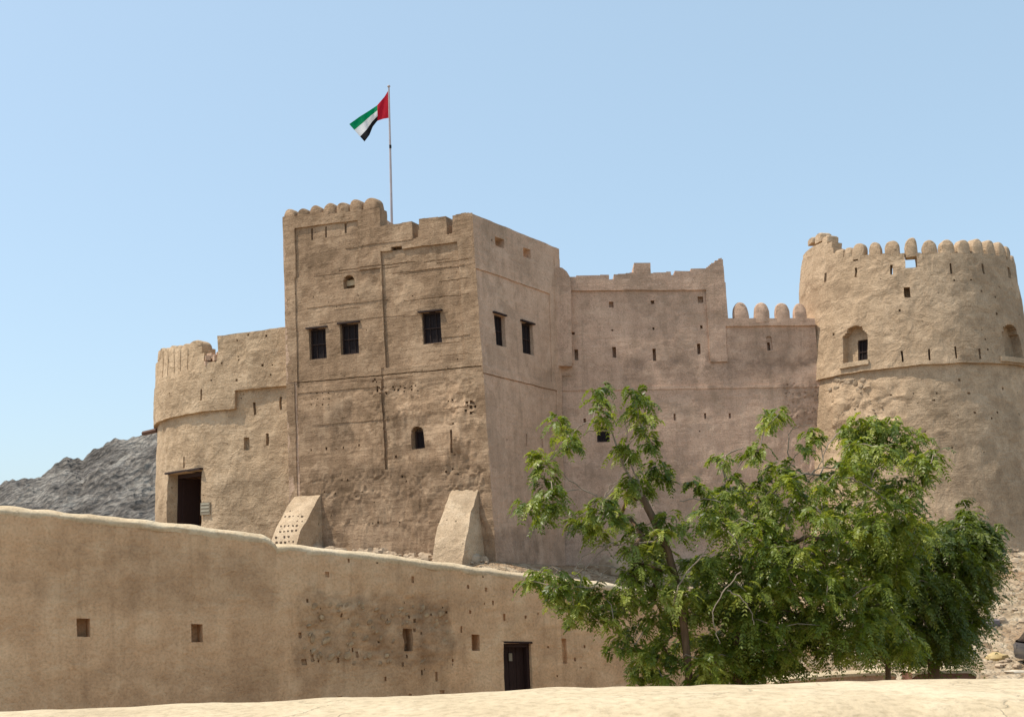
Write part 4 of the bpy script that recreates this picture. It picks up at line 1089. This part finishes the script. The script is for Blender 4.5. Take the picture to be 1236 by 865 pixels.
def poly_in(poly, x, y):
    ins = False
    for (x0, y0), (x1, y1) in zip(poly, poly[1:] + poly[:1]):
        if (y0 > y) != (y1 > y) and x < (x1 - x0) * (y - y0) / (y1 - y0) + x0: ins = not ins
    return ins
def edge_d(poly, x, y):
    b = 1e9
    for (x0, y0), (x1, y1) in zip(poly, poly[1:] + poly[:1]):
        dx, dy = x1 - x0, y1 - y0; t = max(0, min(1, ((x - x0) * dx + (y - y0) * dy) / (dx * dx + dy * dy))); b = min(b, math.hypot(x - x0 - t * dx, y - y0 - t * dy))
    return b
def fill(poly, n, Y, rpx, depth, soft=70., mind=13.):
    out = []; xs = [p[0] for p in poly]; ys = [p[1] for p in poly]; tries = 0
    while len(out) < n and tries < n * 60:
        tries += 1
        x, y = random.uniform(min(xs), max(xs)), random.uniform(min(ys), max(ys))
        if not poly_in(poly, x, y): continue
        e = min(1., edge_d(poly, x, y) / soft); dd = depth * math.sqrt(max(0, 1 - (1 - e) ** 2))
        # favour the outer shell of the volume
        q = random.uniform(-1, 1); q = math.copysign(abs(q) ** .6, q); Yq = Y + q * dd
        P = pix(x, y, Yq)
        if any((P - o[0]).length < mind / FPX * Y for o in out): continue
        out.append((P, random.uniform(.8, 1.2) * rpx / FPX * Yq))
    return out
YA, YB, YC = 22., 23., 26.5
cA = [cl_at(x, y, r, YA, .7) for x, y, r in [
    (723, 468, 16), (722, 486, 17), (724, 503, 17), (765, 478, 18), (778, 484, 17), (770, 497, 18), (780, 508, 17), (779, 524, 16), (782, 540, 14), (672, 508, 16), (680, 520, 16), (688, 533, 16), (684, 541, 13),
    (652, 551, 18), (660, 564, 18), (657, 582, 17), (667, 596, 20), (650, 608, 17), (634, 612, 18), (668, 613, 20), (656, 624, 14), (756, 541, 19), (760, 551, 14), (795, 563, 18), (800, 575, 18), (764, 581, 19), (755, 592, 17), (775, 590, 15),
    (727, 608, 20), (715, 622, 20), (738, 622, 20), (706, 640, 20), (722, 642, 18), (694, 628, 15), (748, 628, 16), (806, 628, 18), (816, 640, 19), (800, 644, 14), (770, 640, 22), (782, 655, 22), (765, 663, 20), (790, 672, 20), (775, 682, 20), (760, 694, 18), (798, 690, 18),
    (650, 694, 18), (640, 702, 14), (668, 697, 20), (690, 703, 20), (682, 716, 20), (700, 720, 20), (672, 712, 16), (716, 712, 20), (730, 722, 20), (712, 734, 20), (693, 736, 18), (735, 738, 20), (745, 728, 18), (676, 728, 14), (722, 748, 15), (741, 752, 14), (690, 752, 10), (664, 720, 10),
    (755, 716, 20), (770, 706, 20), (785, 715, 20), (770, 728, 18), (800, 722, 20), (815, 708, 20), (830, 720, 20), (820, 735, 20), (800, 742, 20), (785, 752, 18), (770, 762, 18), (752, 772, 17), (742, 785, 15), (765, 783, 18), (780, 796, 18), (772, 808, 15), (795, 808, 18), (800, 780, 20), (812, 765, 20), (815, 800, 18), (800, 820, 16), (845, 745, 20), (850, 770, 20), (848, 800, 20), (838, 822, 16), (860, 815, 18), (770, 818, 10)]]
cA += fill([(745, 700), (800, 640), (850, 690), (870, 760), (860, 825), (790, 825), (760, 790)], 12, YA + .5, 18, 1.2)
gA = ground_z(pix(832, 820, YA).x, YA)
tree('slender neem-like tree with brown trunk and sparse tufts on bare curving branches', Vector((pix(834, 820, YA).x, YA, gA)),
     [pix(833, 860, YA), pix(831, 810, YA), pix(826, 760, YA), pix(820, 715, YA + .05), pix(806, 665, YA + .1), pix(788, 625, YA + .1), pix(775, 600, YA + .1), pix(752, 562, YA), pix(738, 520, YA)], cA, M['leaf_a'], M['bark'],
     extra=[(arc([(775, 600), (768, 575), (760, 560)], YA), .035), (arc([(790, 655), (755, 654), (722, 660), (700, 676), (692, 690)], YA - .3), .03), (arc([(755, 655), (725, 665), (705, 690), (700, 708)], YA - .2), .025), (arc([(741, 508), (750, 504), (757, 515), (756, 535)], YA - .1), .022), (arc([(735, 512), (712, 510), (698, 516), (690, 525)], YA), .02), (arc([(722, 600), (700, 588), (685, 578), (675, 565)], YA), .02), (arc([(700, 592), (685, 592), (672, 598)], YA), .016), (arc([(728, 600), (738, 585), (748, 580)], YA), .018)], per=24, r0=.075)
polyB = [(862, 600), (900, 575), (950, 560), (985, 575), (1010, 545), (1020, 520), (1048, 508), (1080, 515), (1108, 530), (1128, 548), (1132, 565), (1112, 590), (1105, 620), (1118, 650), (1098, 680), (1080, 720), (1090, 760), (1108, 780), (1090, 788), (1040, 794), (985, 792), (930, 806), (900, 826), (850, 826), (838, 790), (850, 740), (835, 690), (838, 640)]
cB = [cl_at(x, y, r, YB, .8) for x, y, r in [(928, 500, 15), (940, 500, 15), (932, 510, 14), (922, 516, 9), (976, 525, 15), (986, 532, 13), (972, 542, 13), (866, 552, 12), (876, 556, 11), (904, 545, 12), (918, 540, 13), (912, 556, 13), (948, 562, 16), (958, 574, 16), (955, 586, 12), (836, 584, 12), (846, 590, 12), (866, 594, 14), (882, 590, 14), (884, 576, 10), (920, 580, 13), (1036, 508, 15), (1055, 515, 16), (1070, 520, 14), (1040, 524, 15), (1075, 508, 11), (1088, 540, 14), (1110, 552, 15), (1124, 560, 14), (1115, 575, 15), (1100, 590, 14), (1028, 560, 17), (1040, 545, 16), (1046, 572, 15), (930, 600, 14), (990, 575, 12)]]
cB += fill(polyB, 215, YB, 20.5, 1.9, mind=14.5)
cB += fill([(850, 690), (900, 650), (1000, 640), (1080, 660), (1085, 720), (1098, 784), (1040, 792), (960, 792), (900, 812), (850, 818)], 70, YB + .3, 20.5, 1.6, mind=13)
gB = ground_z(pix(890, 820, YB).x, YB)
tree('widest bushy tree in the middle with arching pale twigs over dense green leaves', Vector((pix(893, 820, YB).x, YB, gB)),
     [pix(893, 850, YB), pix(891, 800, YB), pix(893, 760, YB), pix(905, 710, YB), pix(925, 660, YB), pix(945, 620, YB)], cB, M['leaf_a'], M['bark'],
     extra=[(arc([(875, 582), (872, 562), (878, 548), (898, 540)], YB - .4), .03), (arc([(893, 690), (872, 716), (861, 738), (864, 760), (869, 776)], YB - 2.0), .019), (arc([(878, 713), (895, 722), (906, 738), (911, 752)], YB - 2.0), .019), (arc([(879, 641), (890, 655), (894, 676)], YB - 1.8), .024), (arc([(1005, 576), (1030, 578), (1050, 588), (1068, 602)], YB - .8), .028), (arc([(975, 576), (985, 566), (1002, 562)], YB - .5), .024), (arc([(952, 550), (953, 525), (962, 515), (978, 513)], YB - .2), .018), (arc([(985, 612), (1000, 628), (1010, 645), (1012, 664)], YB - 1.8), .022), (arc([(1050, 582), (1058, 566), (1072, 558)], YB - .9), .022), (arc([(922, 600), (930, 592), (942, 600)], YB - .6), .024), (arc([(812, 730), (822, 700), (845, 672), (862, 650)], YB - 1.6), .024), (arc([(1015, 520), (1000, 535), (990, 560), (975, 578)], YB - .3), .02), (arc([(935, 660), (945, 640), (955, 612)], YB - .7), .03), (arc([(820, 605), (850, 601), (880, 608)], YB - .9), .02)], per=21, r0=.12)
polyC = [(1085, 640), (1110, 625), (1140, 632), (1156, 622), (1163, 612), (1172, 625), (1184, 640), (1198, 634), (1194, 655), (1202, 672), (1194, 700), (1196, 715), (1182, 735), (1180, 765), (1172, 776), (1170, 790), (1150, 797), (1100, 795), (1060, 790), (1050, 740), (1062, 680)]
cC = fill(polyC, 230, YC, 19, 1.9, mind=11.) + [cl_at(x, y, r, YC, .3) for x, y, r in [(1163, 606, 10), (1164, 618, 12), (1204, 636, 10), (1200, 645, 13), (1190, 640, 12), (1148, 634, 12)]]
gC = ground_z(pix(1130, 820, YC).x, YC)
tree('dense dark rounded tree at the far right of the trees beside the gravel slope', Vector((pix(1128, 820, YC).x, YC, gC)),
     [pix(1128, 850, YC), pix(1127, 800, YC), pix(1128, 760, YC), pix(1130, 715, YC)], cC, M['leaf_c'], M['bark'], per=20, r0=.13)
tk = thing('tree', Vector((pix(1071, 850, 24).x, 24, ground_z(pix(1071, 850, 24).x, 24))), 'small dark sapling trunk standing before the low pale coping', 'tree', 'neem-like trees in front of the fort')
m = MB(); m.tube([tk.location, pix(1072, 830, 24), pix(1072, 800, 24), pix(1076, 775, 24), pix(1084, 750, 24)], [.07, .06, .055, .045, .02], 7); m.build('trunk', M['bark'], tk, smooth=60)
leaf_mesh('crown', [cl_at(x, y, 17, 24, .4) for x, y in [(1080, 750), (1090, 765), (1070, 770), (1084, 782), (1066, 790), (1098, 780), (1075, 760), (1102, 795), (1060, 775)]], M['leaf_a'], tk, per=18)
